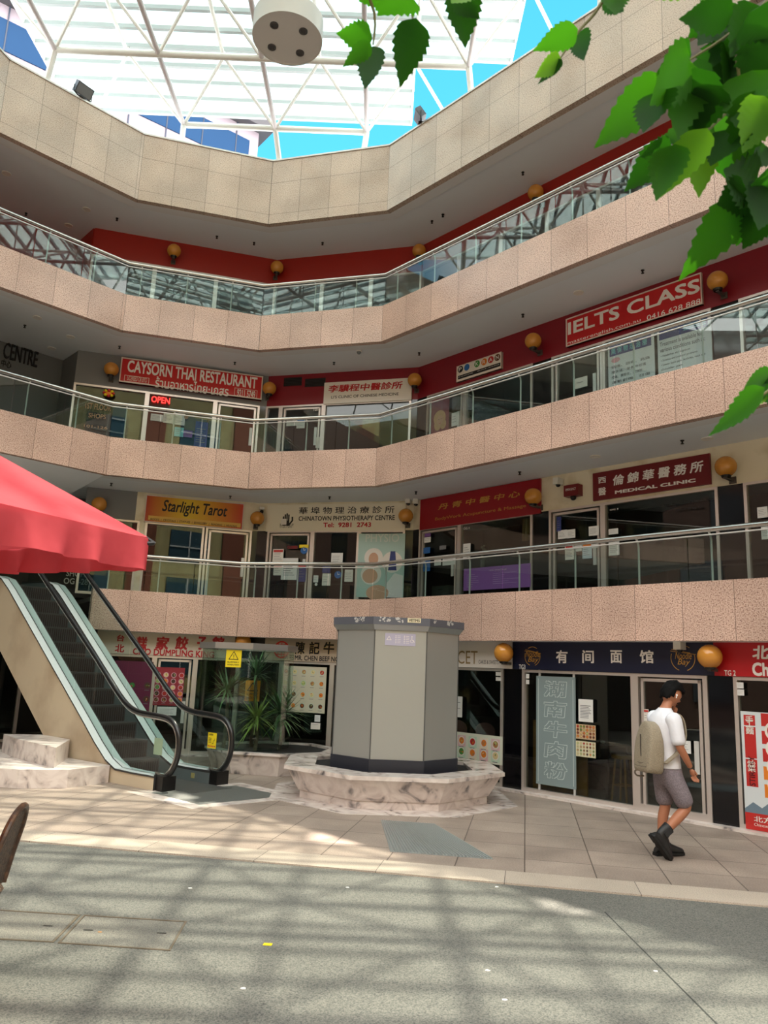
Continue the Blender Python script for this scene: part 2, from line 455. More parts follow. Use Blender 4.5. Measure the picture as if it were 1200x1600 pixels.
# ------------------------------------------------------------------ slabs, fascias, ceilings, walls
def fascia(k, i, z0, z1, m, name, lab, cap=None):
    W = WF[k]; th = .12; inn = offset_line(PLAN, th)
    L = (PLAN[i + 1] - PLAN[i]).length
    a = (Vector((inn[i].x, inn[i].y, 0)) - W.p).dot(W.d); b = (Vector((inn[i + 1].x, inn[i + 1].y, 0)) - W.p).dot(W.d)
    mb = MB()
    vs = [(0, z0, 0), (L, z0, 0), (L, z1, 0), (0, z1, 0), (a, z0, -th), (b, z0, -th), (b, z1, -th), (a, z1, -th)]
    mb.add(vs, [(0, 1, 2, 3), (7, 6, 5, 4), (0, 4, 5, 1), (3, 2, 6, 7), (0, 3, 7, 4), (1, 5, 6, 2)])
    o = struct(mb.build(name, m, M=W.M), lab)
    if cap:
        c = MB(); c.box(-.01, L + .01, z1, z1 + .035, -th, .02); c.build('coping', cap, o)
    return o
SIDE = {'Zl': 'far_left', 'L': 'left', 'M1': 'centre_left', 'M2': 'centre_right', 'R': 'right', 'Zr': 'far_right'}
COPE = mat('coping_metal', (196, 190, 184), .35, .6)
for i, k in enumerate(SEC):
    fascia(k, i, PB, PT, GR_P, 'wall_parapet_' + SIDE[k], 'polished pale granite parapet band below the skylight', COPE)
    fascia(k, i, Z3B, Z3T, GR_L, 'wall_fascia_' + SIDE[k], 'pink granite balcony fascia of the top gallery')
    fascia(k, i, Z2B, Z2T, GR_L, 'wall_fascia_' + SIDE[k], 'pink granite balcony fascia of the second gallery')
    if k in ('M1', 'M2', 'R', 'Zr'):
        fascia(k, i, Z1B, Z1T, GR_L, 'wall_fascia_' + SIDE[k], 'pink granite balcony fascia of the lowest gallery')
def strip(pl0, pl1, z0, z1, m, name, lab=None, rng=None):
    mb = MB()
    for i in (rng or range(len(pl0) - 1)):
        mb.prism([pl0[i], pl0[i + 1], pl1[i + 1], pl1[i]], z0, z1)
    return struct(mb.build(name, m), lab)
BACK = offset_line(PLAN, 5.0); IN12 = offset_line(PLAN, .12); IN32 = offset_line(PLAN, .34)
for zb, zt, rng in ((PB, PT - .3, None), (Z3B, Z3T - .15, None), (Z2B, Z2T - .15, None), (Z1B, Z1T - .15, range(2, 6))):
    strip(IN12, IN32, zb, zb + .1, CEILL, 'ceiling', 'pale lip of the soffit behind the granite edge', rng)
    strip(IN32, BACK, zb + .03, zb + .14, CEIL, 'ceiling', 'plain grey soffit over the gallery', rng)
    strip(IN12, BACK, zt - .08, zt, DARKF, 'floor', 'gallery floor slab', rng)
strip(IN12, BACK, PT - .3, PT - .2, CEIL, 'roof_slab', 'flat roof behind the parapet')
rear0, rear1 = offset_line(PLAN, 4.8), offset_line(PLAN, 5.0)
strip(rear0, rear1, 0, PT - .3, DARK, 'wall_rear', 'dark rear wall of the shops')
# partitions between shops (dark, seen only through the glass)
HEAD1 = WU['M2'].uz(560, 829)[1]; HEAD2 = WU['M2'].uz(575, 628)[1]; HEADG = WG['R'].uz(900, 1049)[1]
HEAD3 = Z3T + HEAD2 - Z2T
RED3 = mat('scarlet_wall', (158, 30, 18), .45)
def header(W, u0, u1, z0, z1, m, name, lab, th=.12):
    mb = MB(); mb.box(u0, u1, z0, z1, -th, 0)
    return struct(mb.build(name, m, M=W.M), lab)
uL2 = WU['M1'].uz(122, 550)[0]; uE3 = WU['M1'].uz(148, 360)[0]; uL1 = WU['M1'].uz(136.5, 763)[0]
for zf, hz, zc, ms in ((Z3T, HEAD3, PB + .03, (RED3, RED3, RED3)), (Z2T, HEAD2, Z3B + .03, (GREYW, RED2, RED2)), (Z1T, HEAD1, Z2B + .03, (CREAM, CREAM, CREAM))):
    u0 = {Z3T: uE3, Z2T: uL2, Z1T: uL1}[zf]
    header(WU['M1'], u0, LEN_U['M1'], hz, zc, ms[0], 'wall_centre_left', 'band of wall above the shop windows')
    header(WU['M2'], 0, LEN_U['M2'], hz, zc, ms[1], 'wall_centre_right', 'band of wall above the shop windows')
    header(WU['R'], 0, LEN_U['R'], hz, zc, ms[2], 'wall_right', 'band of wall above the shop windows')
ug1 = WU['M1'].uz(213, 790)[0]
header(WU['M1'], uL1, ug1, HEAD1, Z2B + .03, GREYW, 'wall_centre_left', 'grey end of the wall band', .121).matrix_world = WU['M1'].at(0, 0, .002)
# recess on the left
nL = Vector((-.707, .707)); rw0 = Vector((-6.55, 15.5)); rw1 = Vector((-7.1, 16.09))
WREC = Wall(rw1 - Vector((.704, .71)) * 5, (.704, .71))
GREYD = mat('grey_lobby_wall', (104, 106, 108), .6)
header(WREC, 0, 5.0, Z2T, Z3B + .03, GREYD, 'wall_recess', 'grey lobby wall carrying black letters')
header(WREC, 0, 5.0, Z3T, PB + .03, RED3, 'wall_recess', 'lobby wall of the top gallery')
WRET = Wall(rw1, rw0 - rw1)
header(WRET, 0, (rw1 - rw0).length, Z2T, Z3B + .03, GREYD, 'wall_return', 'grey return wall at the lobby corner')
header(WRET, 0, (rw1 - rw0).length, Z3T, PB + .03, RED3, 'wall_return', 'red return wall at the lobby corner')
WENT = Wall(Vector((-10.5, 15.6)), (.964, .266))
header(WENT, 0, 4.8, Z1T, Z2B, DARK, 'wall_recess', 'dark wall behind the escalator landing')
# sloping soffit of the stair above the landing
so = MB(); WLf = WF['L']; Ls = 2.7
so.add([(-2, Z2B - .001, -.1), (Ls, Z2B - .001, -.1), (Ls, 4.82, -2.1), (-2, 4.82, -2.1), (-2, Z2B + .2, -.1), (Ls, Z2B + .2, -.1), (Ls, Z2B + .2, -2.1), (-2, Z2B + .2, -2.1)],
       [(0, 1, 2, 3), (4, 7, 6, 5), (0, 4, 5, 1), (1, 5, 6, 2), (2, 6, 7, 3), (3, 7, 4, 0)])
struct(so.build('ceiling', CEIL, M=WLf.M), 'sloping grey soffit above the escalator landing')

# ------------------------------------------------------------------ shopfront glazing
WIN = [0]; DOOR = [0]; TRIM = [1]
def bay(W, pxa, pxb, py, z0, z1, kind='window', fw=.045, gl=None, lab=None, hd_=True, span=None):
    """one glazed bay between two image columns read at row py"""
    if span: u0, u1 = span
    else: u0, u1 = W.uz(pxa, py)[0], W.uz(pxb, py)[0]
    if kind == 'pilaster':
        TRIM[0] += 1
        mb = MB(); mb.box(u0, u1, z0, z1, -.1, 0.01)
        return struct(mb.build('trim_%d' % TRIM[0], BLACKG, M=W.M), lab or 'polished black stone pilaster between shopfronts')
    if kind == 'door': DOOR[0] += 1; nm = 'door_%d' % DOOR[0]
    else: WIN[0] += 1; nm = 'window_%d' % WIN[0]
    g = MB(); g.box(u0 + fw * .5, u1 - fw * .5, z0 + .03, z1 - .03, -.03, -.018)
    o = struct(g.build(nm, gl or GLASS_S, M=W.M), lab or ('glass shop door in a steel frame' if kind == 'door' else 'shop window pane in a steel frame'))
    f = MB()
    f.box(u0, u0 + fw, z0, z1, -.06, .03); f.box(u1 - fw, u1, z0, z1, -.06, .03)
    f.box(u0 + fw, u1 - fw, z1 - .04, z1, -.06, .03); f.box(u0 + fw, u1 - fw, z0, z0 + (.09 if kind == 'door' else .05), -.06, .03)
    if kind == 'door':
        f.box(u0 + fw + .03, u0 + fw + .07, z0 + .09, z1 - .06, -.04, .012); f.box(u1 - fw - .07, u1 - fw - .03, z0 + .09, z1 - .06, -.04, .012)
        f.box(u0 + fw + .03, u1 - fw - .03, z1 - .1, z1 - .06, -.04, .012)
    f.build('frame', STEEL, o)
    if kind == 'door':
        h = MB(); ux = u1 - fw - .11; h.box(ux - .03, ux + .03, z0 + .55, z0 + .95, .01, .03); h.build('handle', ALU, o)
    return o
# lowest gallery
y1 = 870
bay(WU['M1'], 222, 316, y1, Z1T, HEAD1, lab='window of the tarot shop reflecting the street')
bay(WU['M1'], 318, 391, y1, Z1T, HEAD1, 'door', lab='glass door of the tarot shop')
bay(WU['M1'], 391, 415, y1, Z1T, HEAD1, 'pilaster', span=(WU['M1'].uz(392, y1)[0], LEN_U['M1']))
bay(WU['M2'], 0, 0, y1, Z1T, HEAD1, 'pilaster', span=(0, WU['M2'].uz(416, y1)[0]))
bay(WU['M2'], 416, 487, y1, Z1T, HEAD1, 'door', lab='glass door of the physiotherapy centre')
bay(WU['M2'], 487, 560, y1, Z1T, HEAD1, lab='window of the physiotherapy centre beside its door')
bay(WU['M2'], 560, 632, y1, Z1T, HEAD1, lab='window of the physiotherapy centre behind its poster')
bay(WU['M2'], 632, 650, y1, Z1T, HEAD1, 'pilaster', span=(WU['M2'].uz(632, y1)[0], LEN_U['M2']))
bay(WU['R'], 0, 0, y1, Z1T, HEAD1, 'pilaster', span=(0, WU['R'].uz(655, y1)[0]))
bay(WU['R'], 655, 718, y1, Z1T, HEAD1, 'door', lab='glass door of the acupuncture shop')
bay(WU['R'], 718, 833, y1, Z1T, HEAD1, lab='window of the acupuncture shop')
bay(WU['R'], 833, 859, y1, Z1T, HEAD1, 'pilaster')
bay(WU['R'], 859, 944, y1, Z1T, HEAD1, 'door', lab='glass door of the medical clinic')
bay(WU['R'], 944, 1127, y1, Z1T, HEAD1, lab='wide window of the medical clinic')
bay(WU['R'], 1127, 1168, y1, Z1T, HEAD1, 'pilaster')
bay(WU['R'], 1168, 1300, y1, Z1T, HEAD1, lab='window at the right end of the lowest gallery')
ua = WU['M1'].uz(213, y1)[0]
bay(WU['M1'], 0, 0, y1, Z1T, HEAD1, lab='glass screen behind the escalator landing', span=(uL1, ua))
pm = MB(); pm.box(ua, WU['M1'].uz(224, y1)[0], Z1T, HEAD1, -.1, .02); struct(pm.build('trim_%d' % (TRIM[0] + 1), CREAM, M=WU['M1'].M), 'pale pillar beside the tarot shop'); TRIM[0] += 1
# middle gallery
y2 = 660
bay(WU['M1'], 0, 0, y2, Z2T, HEAD2, lab='glass screen at the left end of the middle gallery', span=(uL2, WU['M1'].uz(226, y2)[0]))
bay(WU['M1'], 226, 334, y2, Z2T, HEAD2, lab='window of the restaurant with an open sign')
bay(WU['M1'], 334, 404, y2, Z2T, HEAD2, 'door', lab='glass door of the restaurant')
bay(WU['M1'], 404, 410, y2, Z2T, HEAD2, 'pilaster', span=(WU['M1'].uz(404, y2)[0], LEN_U['M1']))
bay(WU['M2'], 0, 0, y2, Z2T, HEAD2, span=(0, WU['M2'].uz(438, y2)[0]), lab='narrow window beside the clinic door')
bay(WU['M2'], 438, 505, y2, Z2T, HEAD2, 'door', lab='glass door of the chinese medicine clinic')
bay(WU['M2'], 505, 642, y2, Z2T, HEAD2, lab='window of the chinese medicine clinic')
bay(WU['M2'], 642, 650, y2, Z2T, HEAD2, 'pilaster', span=(WU['M2'].uz(642, y2)[0], LEN_U['M2']))
bay(WU['R'], 0, 0, y2, Z2T, HEAD2, 'pilaster', span=(0, WU['R'].uz(668, 650)[0]))
bay(WU['R'], 668, 727, 640, Z2T, HEAD2, 'door', lab='door of the hair salon beside its poster')
bay(WU['R'], 727, 833, 625, Z2T, HEAD2, lab='window of the hair salon')
bay(WU['R'], 833, 863, 610, Z2T, HEAD2, 'pilaster')
bay(WU['R'], 863, 943, 600, Z2T, HEAD2, 'door', lab='glass door with an open notice on the middle gallery')
bay(WU['R'], 943, 1116, 580, Z2T, HEAD2, lab='window behind the two clinic posters')
bay(WU['R'], 1116, 1158, 540, Z2T, HEAD2, 'pilaster')
bay(WU['R'], 1158, 1330, 530, Z2T, HEAD2, lab='window at the right end of the middle gallery')
# top gallery
for k, n in (('M1', 3), ('M2', 3), ('R', 9)):
    s0 = uE3 if k == 'M1' else 0
    for j in range(n):
        bay(WU[k], 0, 0, 0, Z3T, HEAD3, span=(s0 + (LEN_U[k] - s0) * j / n, s0 + (LEN_U[k] - s0) * (j + 1) / n), lab='shop window on the top gallery')
# ground floor
yg = 1110
G0 = .03
bay(WG['M1'], 150, 234, yg, G0, HEADG, lab='window of the dumpling shop with a purple poster')
bay(WG['M1'], 234, 299, yg, G0, HEADG, 'door', lab='glass door of the dumpling shop')
bay(WG['M1'], 299, 380, yg, G0, HEADG, lab='window of the dumpling shop behind the planter', span=(WG['M1'].uz(299, yg)[0], LEN_G['M1']))
bay(WG['M2'], 0, 0, yg, G0, HEADG, lab='window of the beef noodle shop behind the planter', span=(0, WG['M2'].uz(436, yg)[0]))
bay(WG['M2'], 436, 516, yg, G0, HEADG, lab='window of the beef noodle shop with a menu board')
bay(WG['M2'], 516, 575, yg, G0, HEADG, 'door', lab='door of the beef noodle shop behind the kiosk', span=(WG['M2'].uz(516, yg)[0], LEN_G['M2']))
bay(WG['R'], 600, 787, yg, G0, HEADG, lab='window of the cake shop', span=(0, WG['R'].uz(787, yg)[0]))
bay(WG['R'], 787, 817, yg, G0, HEADG, 'pilaster')
bay(WG['R'], 817, 993, yg, G0, HEADG, lab='wide window of the noodle shop', fw=.05)
bay(WG['R'], 993, 1108, yg, G0, HEADG, 'door', lab='glass door of the noodle shop', fw=.06)
bay(WG['R'], 1108, 1149, yg, G0, HEADG, 'pilaster')
bay(WG['R'], 1149, 1290, yg, G0, HEADG, lab='window of the shop under the red sign', fw=.05)
bay(WREC, 0, 0, 0, G0, HEADG, lab='dark window behind the escalator', span=(2.6, 5.0))
bay(WREC, 0, 0, 0, G0, HEADG, lab='dark window at the far left behind the escalator', span=(0, 2.6))
header(WREC, 0, 5.0, HEADG, Z1B + .6, BLK, 'wall_recess', 'dark band above the windows behind the escalator')
for k in ('M1', 'M2', 'R'):
    header(WG[k], 0, LEN_G[k], HEADG, Z1B + .03, BLK, 'wall_ground_' + SIDE[k], 'band of wall above the ground floor shopfronts')
    sl = MB(); sl.box(0, LEN_G[k], 0, G0, -.1, .16)
    TRIM[0] += 1; struct(sl.build('trim_%d' % TRIM[0], MARB, M=WG[k].M), 'pale stone threshold along the shopfronts')

# ------------------------------------------------------------------ balustrades
def balustrade(name, label, secs, zt, zr, group, spacing=1.02):
    pts = [PLAN[SEC.index(secs[0])]] + [PLAN[SEC.index(k) + 1] for k in secs]
    full = offset_line(PLAN, .07); i0 = SEC.index(secs[0]); path = full[i0:i0 + len(secs) + 1]
    root = thing(name, label, 'balustrade', T(path[1].x, path[1].y, zt), group)
    inv = Matrix.Translation((-path[1].x, -path[1].y, -zt))
    mb = MB(); mb.tube([(p.x, p.y, zr - .034) for p in path], .034, 12); mb.build('handrail', RAILM, root, inv, True)
    ch = MB(); ch.tube([(p.x, p.y, zr - .10) for p in path], .011, 6, squash=1.4); ch.build('glass_channel', ALU, root, inv)
    pp = offset_line(PLAN, .13)[i0:i0 + len(secs) + 1]
    for j in range(len(path) - 1):
        a, b = path[j], path[j + 1]; L = (b - a).length; d = (b - a) / L; n = Vector((-d.y, d.x)); k = max(1, round(L / spacing))
        for q in range(k):
            p0, p1 = a + d * (L * q / k + .008), a + d * (L * (q + 1) / k - .008)
            g = MB(); o1, o2 = p0 + n * .01, p1 + n * .01
            g.prism([p0, p1, o2, o1], zt - .06, zr - .105); g.build('glass_panel', GLASS_R, root, inv)
            c = p0 + (p1 - p0) * .28 + n * .06
            t = MB(); t.tube([(c.x, c.y, zt - .1), (c.x, c.y, zr - .16), (c.x - n.x * .02, c.y - n.y * .02, zr - .10), (c.x - n.x * .06, c.y - n.y * .06, zr - .06)], .014, 6)
            t.build('post', ALU, root, inv, True)
    return root
balustrade('balustrade', 'glass balustrade with steel handrail along the top gallery', ['Zl', 'L', 'M1', 'M2', 'R', 'Zr'], Z3T, Z3R, 'gallery balustrades')
balustrade('balustrade', 'glass balustrade with steel handrail along the middle gallery, past the restaurant', ['Zl', 'L', 'M1', 'M2', 'R', 'Zr'], Z2T, Z2R, 'gallery balustrades')
balustrade('balustrade', 'glass balustrade with steel handrail along the lowest gallery, above the ground floor shops', ['M1', 'M2', 'R', 'Zr'], Z1T, Z1R, 'gallery balustrades')

# ------------------------------------------------------------------ globe lamps
AMB = mat('amber_globe', (206, 142, 58), .12, 0, .6, noise=(1.5, (186, 120, 44), .4, .7))
GM = {}
def globe(W, px, py, label, r=.15):
    wv = r + .07; u, z = W.uz(px, py, wv)
    if 'globe' not in GM:
        g = MB(); g.sphere((0, 0, 0), r, 24, 16); GM['globe'] = g.mesh('globe', AMB, True)
        b = MB(); b.lathe([(.0, -r - .012), (.06, -r - .012), (.075, -r + .025), (.06, -r + .045)], 16, axis='y'); GM['base'] = b.mesh('base', BLK, True)
        a = MB(); a.box(-.022, .022, -r - .03, -r + .01, -wv, .03); a.box(-.05, .05, -r - .06, -r + .04, -wv, -wv + .02); GM['bracket'] = a.mesh('bracket', mat('bracket_grey', (92, 84, 78), .5, .3))
    t = thing('globe_lamp', label, 'lamp', W.at(u, z - r, 0), 'amber globe wall lamps')
    for k in ('globe', 'base', 'bracket'): link(k, GM[k], t, T(0, r, wv))
    return t
for W, px, py, lab in (
    (WU['M1'], 272, 392, 'amber globe wall lamp on the red top gallery wall, left of the inner corner'),
    (WU['M1'], 433, 418, 'amber globe wall lamp at the inner corner of the red wall on the top gallery'),
    (WU['M2'], 655, 392, 'amber globe wall lamp on the top gallery half hidden by the handrail'),
    (WU['R'], 837, 301, 'amber globe wall lamp on the top gallery peeping over the sloping right handrail'),
    (WU['M1'], 174, 577, 'amber globe wall lamp on the grey wall left of the red Thai restaurant sign'),
    (WU['M1'], 421, 607, 'amber globe wall lamp between the red Thai restaurant sign and the dark vents'),
    (WU['M2'], 648, 594, 'amber globe wall lamp at the right end of the white Chinese medicine sign'),
    (WU['R'], 833, 533, 'amber globe wall lamp between the hair salon sign and the red English class sign'),
    (WU['R'], 1121, 439, 'amber globe wall lamp right of the red English class sign'),
    (WU['M1'], 155, 788, 'amber globe wall lamp on the grey wall just above the red umbrella'),
    (WU['M1'], 402, 810, 'amber globe wall lamp between the tarot sign and the physiotherapy sign'),
    (WU['M2'], 634, 806, 'amber globe wall lamp at the right end of the white physiotherapy sign'),
    (WU['R'], 833, 776, 'amber globe wall lamp over the right end of the acupuncture sign'),
    (WU['R'], 1134, 729, 'amber globe wall lamp on the cream wall right of the medical clinic sign'),
    (WG['R'], 787, 1020, 'amber globe wall lamp between the cake shop sign and the navy sign'),
    (WG['R'], 1109, 1026, 'amber globe wall lamp over the seam of the navy and red ground floor signs'),
    (WG['M1'], 380, 1003, 'dark amber globe wall lamp above the glass plant enclosure')):
    globe(W, px, py, lab)

# ------------------------------------------------------------------ signs
def board(W, tl, br, name, label, m, depth=.05, frame=None, rect=None, w0=0.0, cat='sign', group=None):
    u0, z0, u1, z1 = rect or W.rect(tl, br, w0 + depth)
    t = thing(name, label, cat, W.at(u0, z0, w0), group)
    b = MB(); b.box(0, u1 - u0, 0, z1 - z0, 0, depth); b.build('board', m, t)
    if frame:
        f = MB(); wd, ht = u1 - u0, z1 - z0; q = frame[1]; d2 = depth + .012
        for a in ((0, wd, 0, q), (0, wd, ht - q, ht), (0, q, q, ht - q), (wd - q, wd, q, ht - q)): f.box(a[0], a[1], a[2], a[3], depth * .2, d2)
        f.build('frame', frame[0], t)
    t['_o'] = (u0, z0, w0 + depth)
    def write(s, lb, rt, m, bold=.012, shear=0, ext=0, space=1.0, nm='lettering', lift=.003):
        a, c, b_, d = W.lbrt(lb, rt, w0 + depth)
        return lettering(s, a - u0, c - z0, b_ - u0, d - z0, depth + lift, m, t, bold, shear, ext, nm, space=space)
    def shape(fn, mats, nm, lift=.002, smooth=False):
        mb = MB(); fn(mb, lambda px, py: (lambda q: (q[0] - u0, q[1] - z0))(W.uz(px, py, w0 + depth)), depth + lift)
        return mb.build(nm, mats, t, None, smooth)
    del t['_o']
    return t, write, shape
def disc(mb, c, r, z, n=20, mi=0, sx=1.0):
    mb.add([(c[0] + r * sx * math.cos(2 * math.pi * i / n), c[1] + r * math.sin(2 * math.pi * i / n), z) for i in range(n)], [tuple(range(n))], mi)
def annulus(mb, c, r0, r1, z, n=28, mi=0, a0=0, a1=360):
    vs = []
    for i in range(n + 1):
        a = R_(a0 + (a1 - a0) * i / n); vs += [(c[0] + r0 * math.cos(a), c[1] + r0 * math.sin(a), z), (c[0] + r1 * math.cos(a), c[1] + r1 * math.sin(a), z)]
    mb.add(vs, [(2 * i, 2 * i + 1, 2 * i + 3, 2 * i + 2) for i in range(n)], mi)
def stroke(mb, pts, wd, z, mi=0):
    for a, b in zip(pts, pts[1:]):
        d = Vector((b[0] - a[0], b[1] - a[1])).normalized(); n = Vector((-d.y, d.x)) * wd / 2; e = d * wd * .3
        mb.add([(a[0] - n.x - e.x, a[1] - n.y - e.y, z), (b[0] - n.x + e.x, b[1] - n.y + e.y, z), (b[0] + n.x + e.x, b[1] + n.y + e.y, z), (a[0] + n.x - e.x, a[1] + n.y - e.y, z)], [(0, 1, 2, 3)], mi)
SRED = mat('sign_red', (196, 22, 28), .35); SCRIM = mat('sign_crimson', (150, 12, 28), .4); SMAR = mat('sign_maroon', (112, 16, 22), .4)
NAVY = mat('sign_navy', (18, 24, 52), .4); PALE = mat('pale_frame', (222, 206, 196), .4)
BLUE = mat('print_blue', (38, 104, 176), .5); DBLUE = mat('print_navy', (44, 56, 122), .5); GREEN = mat('print_green', (62, 142, 62), .5)
ORANGE = mat('print_orange', (226, 126, 34), .5); YELL = mat('yellow_plate', (240, 214, 30), .45); PURP = mat('print_purple', (122, 78, 150), .5)
TEAL = mat('print_teal', (120, 196, 206), .5); PINKP = mat('print_pink', (214, 160, 170), .5); PAPER = mat('paper', (226, 226, 224), .6); GREYP = mat('print_grey', (120, 120, 124), .6)
LIME = mat('print_lime', (176, 196, 120), .5); TAN = mat('print_tan', (176, 130, 84), .6); BROWN = mat('print_brown', (96, 52, 32), .6); REDP = mat('print_red', (190, 40, 36), .5)

W = WU['M1']
t, wr, sh = board(W, (190, 558), (408.5, 625), 'shop_sign', 'red Thai restaurant sign with white letters on the middle gallery', SRED, .1, (PALE, .025))
wr('CAYSORN THAI RESTAURANT', (198.5, 581), (402.5, 590), WLET, .03)
wr('ร้านอาหารไทย·เกสร', (242, 605), (358, 603), WLET, .015)
wr('LICENSED OR BYO', (198.5, 594), (230, 590.5), PALE, .01)
wr('9211 5749', (370, 619), (399, 611.5), WLET, .02)
def fr(mb, P, z):
    for (a, b) in (((195, 586), (232, 600)), ((367, 606), (401, 622))):
        p, q = P(*a), P(*b); 
        for l in (((p[0], p[1]), (q[0], p[1])), ((q[0], p[1]), (q[0], q[1])), ((q[0], q[1]), (p[0], q[1])), ((p[0], q[1]), (p[0], p[1]))): stroke(mb, l, .01, z)
sh(fr, PALE, 'outline')
t, wr, sh = board(W, (229, 773), (378.5, 828), 'shop_sign', 'orange and yellow tarot shop sign with black script on the lowest gallery', None or mat('tarot_board', (214, 120, 30), .4), .05, (PALE, .015))
# printed glow from red at both ends to yellow in the middle
m = MATS['tarot_board']; n = m.node_tree.nodes; l = m.node_tree.links; tcx = n.new('ShaderNodeTexCoord'); sx = n.new('ShaderNodeSeparateXYZ'); l.new(tcx.outputs['Generated'], sx.inputs[0])
rp = n.new('ShaderNodeValToRGB'); el = rp.color_ramp.elements; el[0].position, el[0].color = 0, (*lin((186, 52, 22)), 1); el[1].position, el[1].color = 1, (*lin((196, 48, 20)), 1)
kk = el.new(.42); kk.color = (*lin((226, 190, 44)), 1); l.new(sx.outputs['X'], rp.inputs[0]); l.new(rp.outputs[0], n['Principled BSDF'].inputs['Base Color'])
wr('Starlight Tarot', (252.5, 804), (356, 790), INK, .02, .25)
def bar(mb, P, z):
    p, q = P(230, 808), P(377, 826); mb.quad((p[0] + .02, q[1] + .02, z), (q[0] - .02, q[1] + .02, z), (q[0] - .02, q[1] + .11, z), (p[0] + .02, q[1] + .11, z))
sh(bar, mat('tarot_strip', (220, 176, 84), .5), 'strip')
wr('ROCKS  |  CRYSTALS  |  STATUES  |  JEWELLERY  |  READING  |  HEALING', (235, 813.5), (370, 821), INK, .01, lift=.005)
W = WU['M2']
t, wr, sh = board(W, (507, 598), (642.5, 624.5), 'shop_sign', 'white Chinese medicine clinic sign with red characters', WHITE, .06)
wr('李驥程中醫診所', (513, 613.5), (629.5, 595.5), REDT, .03, .12)
wr("LI'S CLINIC OF CHINESE MEDICINE", (517.5, 623), (623, 613), INK, .012)
t, wr, sh = board(W, (418, 789), (632.5, 829), 'shop_sign', 'cream physiotherapy sign with black characters and red telephone number', mat('cream_board', (234, 226, 206), .5), .04)
wr('華 埠 物 理 治 療 診 所', (467, 803.5), (616.5, 790.5), INK, .012)
wr('CHINATOWN PHYSIOTHERAPY CENTRE', (466.5, 814), (617, 805), INK, .022)
wr('Tel:  9281  2743', (505, 824), (580, 816), REDT, .035)
def hand(mb, P, z):
    c = P(448, 812)
    for i, (dx, h) in enumerate(((-.075, .17), (-.035, .215), (.005, .235), (.045, .21))):
        mb.box(c[0] + dx - .016, c[0] + dx + .016, c[1] - .06, c[1] - .04 + h - .06, z, z + .002)
    mb.box(c[0] - .09, c[0] + .062, c[1] - .13, c[1] - .02, z, z + .002)
    stroke(mb, [(c[0] + .05, c[1] - .12), (c[0] + .13, c[1] - .02), (c[0] + .125, c[1] + .05)], .035, z)
    mb.box(c[0] - .12, c[0] + .0, c[1] - .11, c[1] + .015, z + .003, z + .004, 1)
sh(hand, [INK, WHITE], 'hand_emblem')
wr('PHYSIOTHERAPY', (437, 825), (459, 818), INK, .0)
W = WU['R']
t, wr, sh = board(W, (714, 573), (783.5, 575.5), 'shop_sign', 'small white hair salon sign with coloured dots and a black band', WHITE, .05, (PALE, .015))
wr('HAIR  SALON', (717, 590), (780, 569), WLET, .03, lift=.006)
def dots(mb, P, z):
    for i, px in enumerate((719.5, 729.5, 745.5, 756.5, 767, 777.3)):
        py = (577, 574, 568.5, 565.5, 562, 558.5)[i]; disc(mb, P(px, py), .07, z, 24, i)
    a, b = P(715.5, 594), P(782, 567); mb.quad((a[0], a[1] + .01, z), (b[0], a[1] + .01, z), (b[0], b[1] + .01, z), (a[0], b[1] + .01, z), 0)
sh(dots, [INK, BLUE, GREEN, ORANGE, REDP, BROWN], 'dots_and_band')
for ch, px, py in (('P', 719.5, 577), ('K', 745.5, 568.5), ('R', 756.5, 565.5), ('A', 767, 562), ('N', 777.3, 558.5)):
    wr(ch, (px - 2.3, py + 3.6), (px + 2.3, py - 3.6), WLET, .01, lift=.006)
t, wr, sh = board(W, (884.5, 499), (1098, 475), 'shop_sign', 'red English class sign with large white letters and phone number', SRED, .06, (PALE, .02))
wr('IELTS CLASS', (887.5, 524), (1093, 434), WLET, .03)
wr('masterenglish.com.au', (887, 540), (1001, 497), WLET, .0)
wr('0416 628 888', (1011, 501), (1094.5, 466), WLET, .005)
t, wr, sh = board(W, (657, 781), (844, 802), 'shop_sign', 'crimson acupuncture and massage sign with gold characters', SCRIM, .04)
wr('丹 青 中 醫 中 心', (684.5, 797), (812.5, 766), GOLD, .02, .15)
wr('BodyWork Acupuncture & Massage', (680, 815), (822, 787), GOLD, .0)
t, wr, sh = board(W, (926, 740), (1110.5, 756), 'shop_sign', 'maroon medical clinic sign with white characters', SMAR, .04)
wr('倫 錦 華 醫 務 所', (958, 759), (1099, 719), WLET, .03, .12)
wr('西', (935, 756), (947, 744.5), WLET, .02); wr('醫', (935, 775), (947, 761), WLET, .02)
wr('MEDICAL CLINIC', (961, 772), (1087, 747.5), WLET, .05)
# cut letters on the lobby wall
t = thing('wall_letters', 'raised black lettering of the shopping centre on the grey lobby wall', 'sign', WREC.at(0, 0, 0))
a = WREC.lbrt((3.5, 559), (58, 564), .0)
lettering('CENTRE', a[0], a[1] , a[2], a[1] + .34, .005, INK, t, .035, ext=.04)
a = WREC.lbrt((1, 572), (18, 566), .0); lettering('中心', a[0], a[1], a[2], a[1] + .15, .005, INK, t, .02, ext=.02)
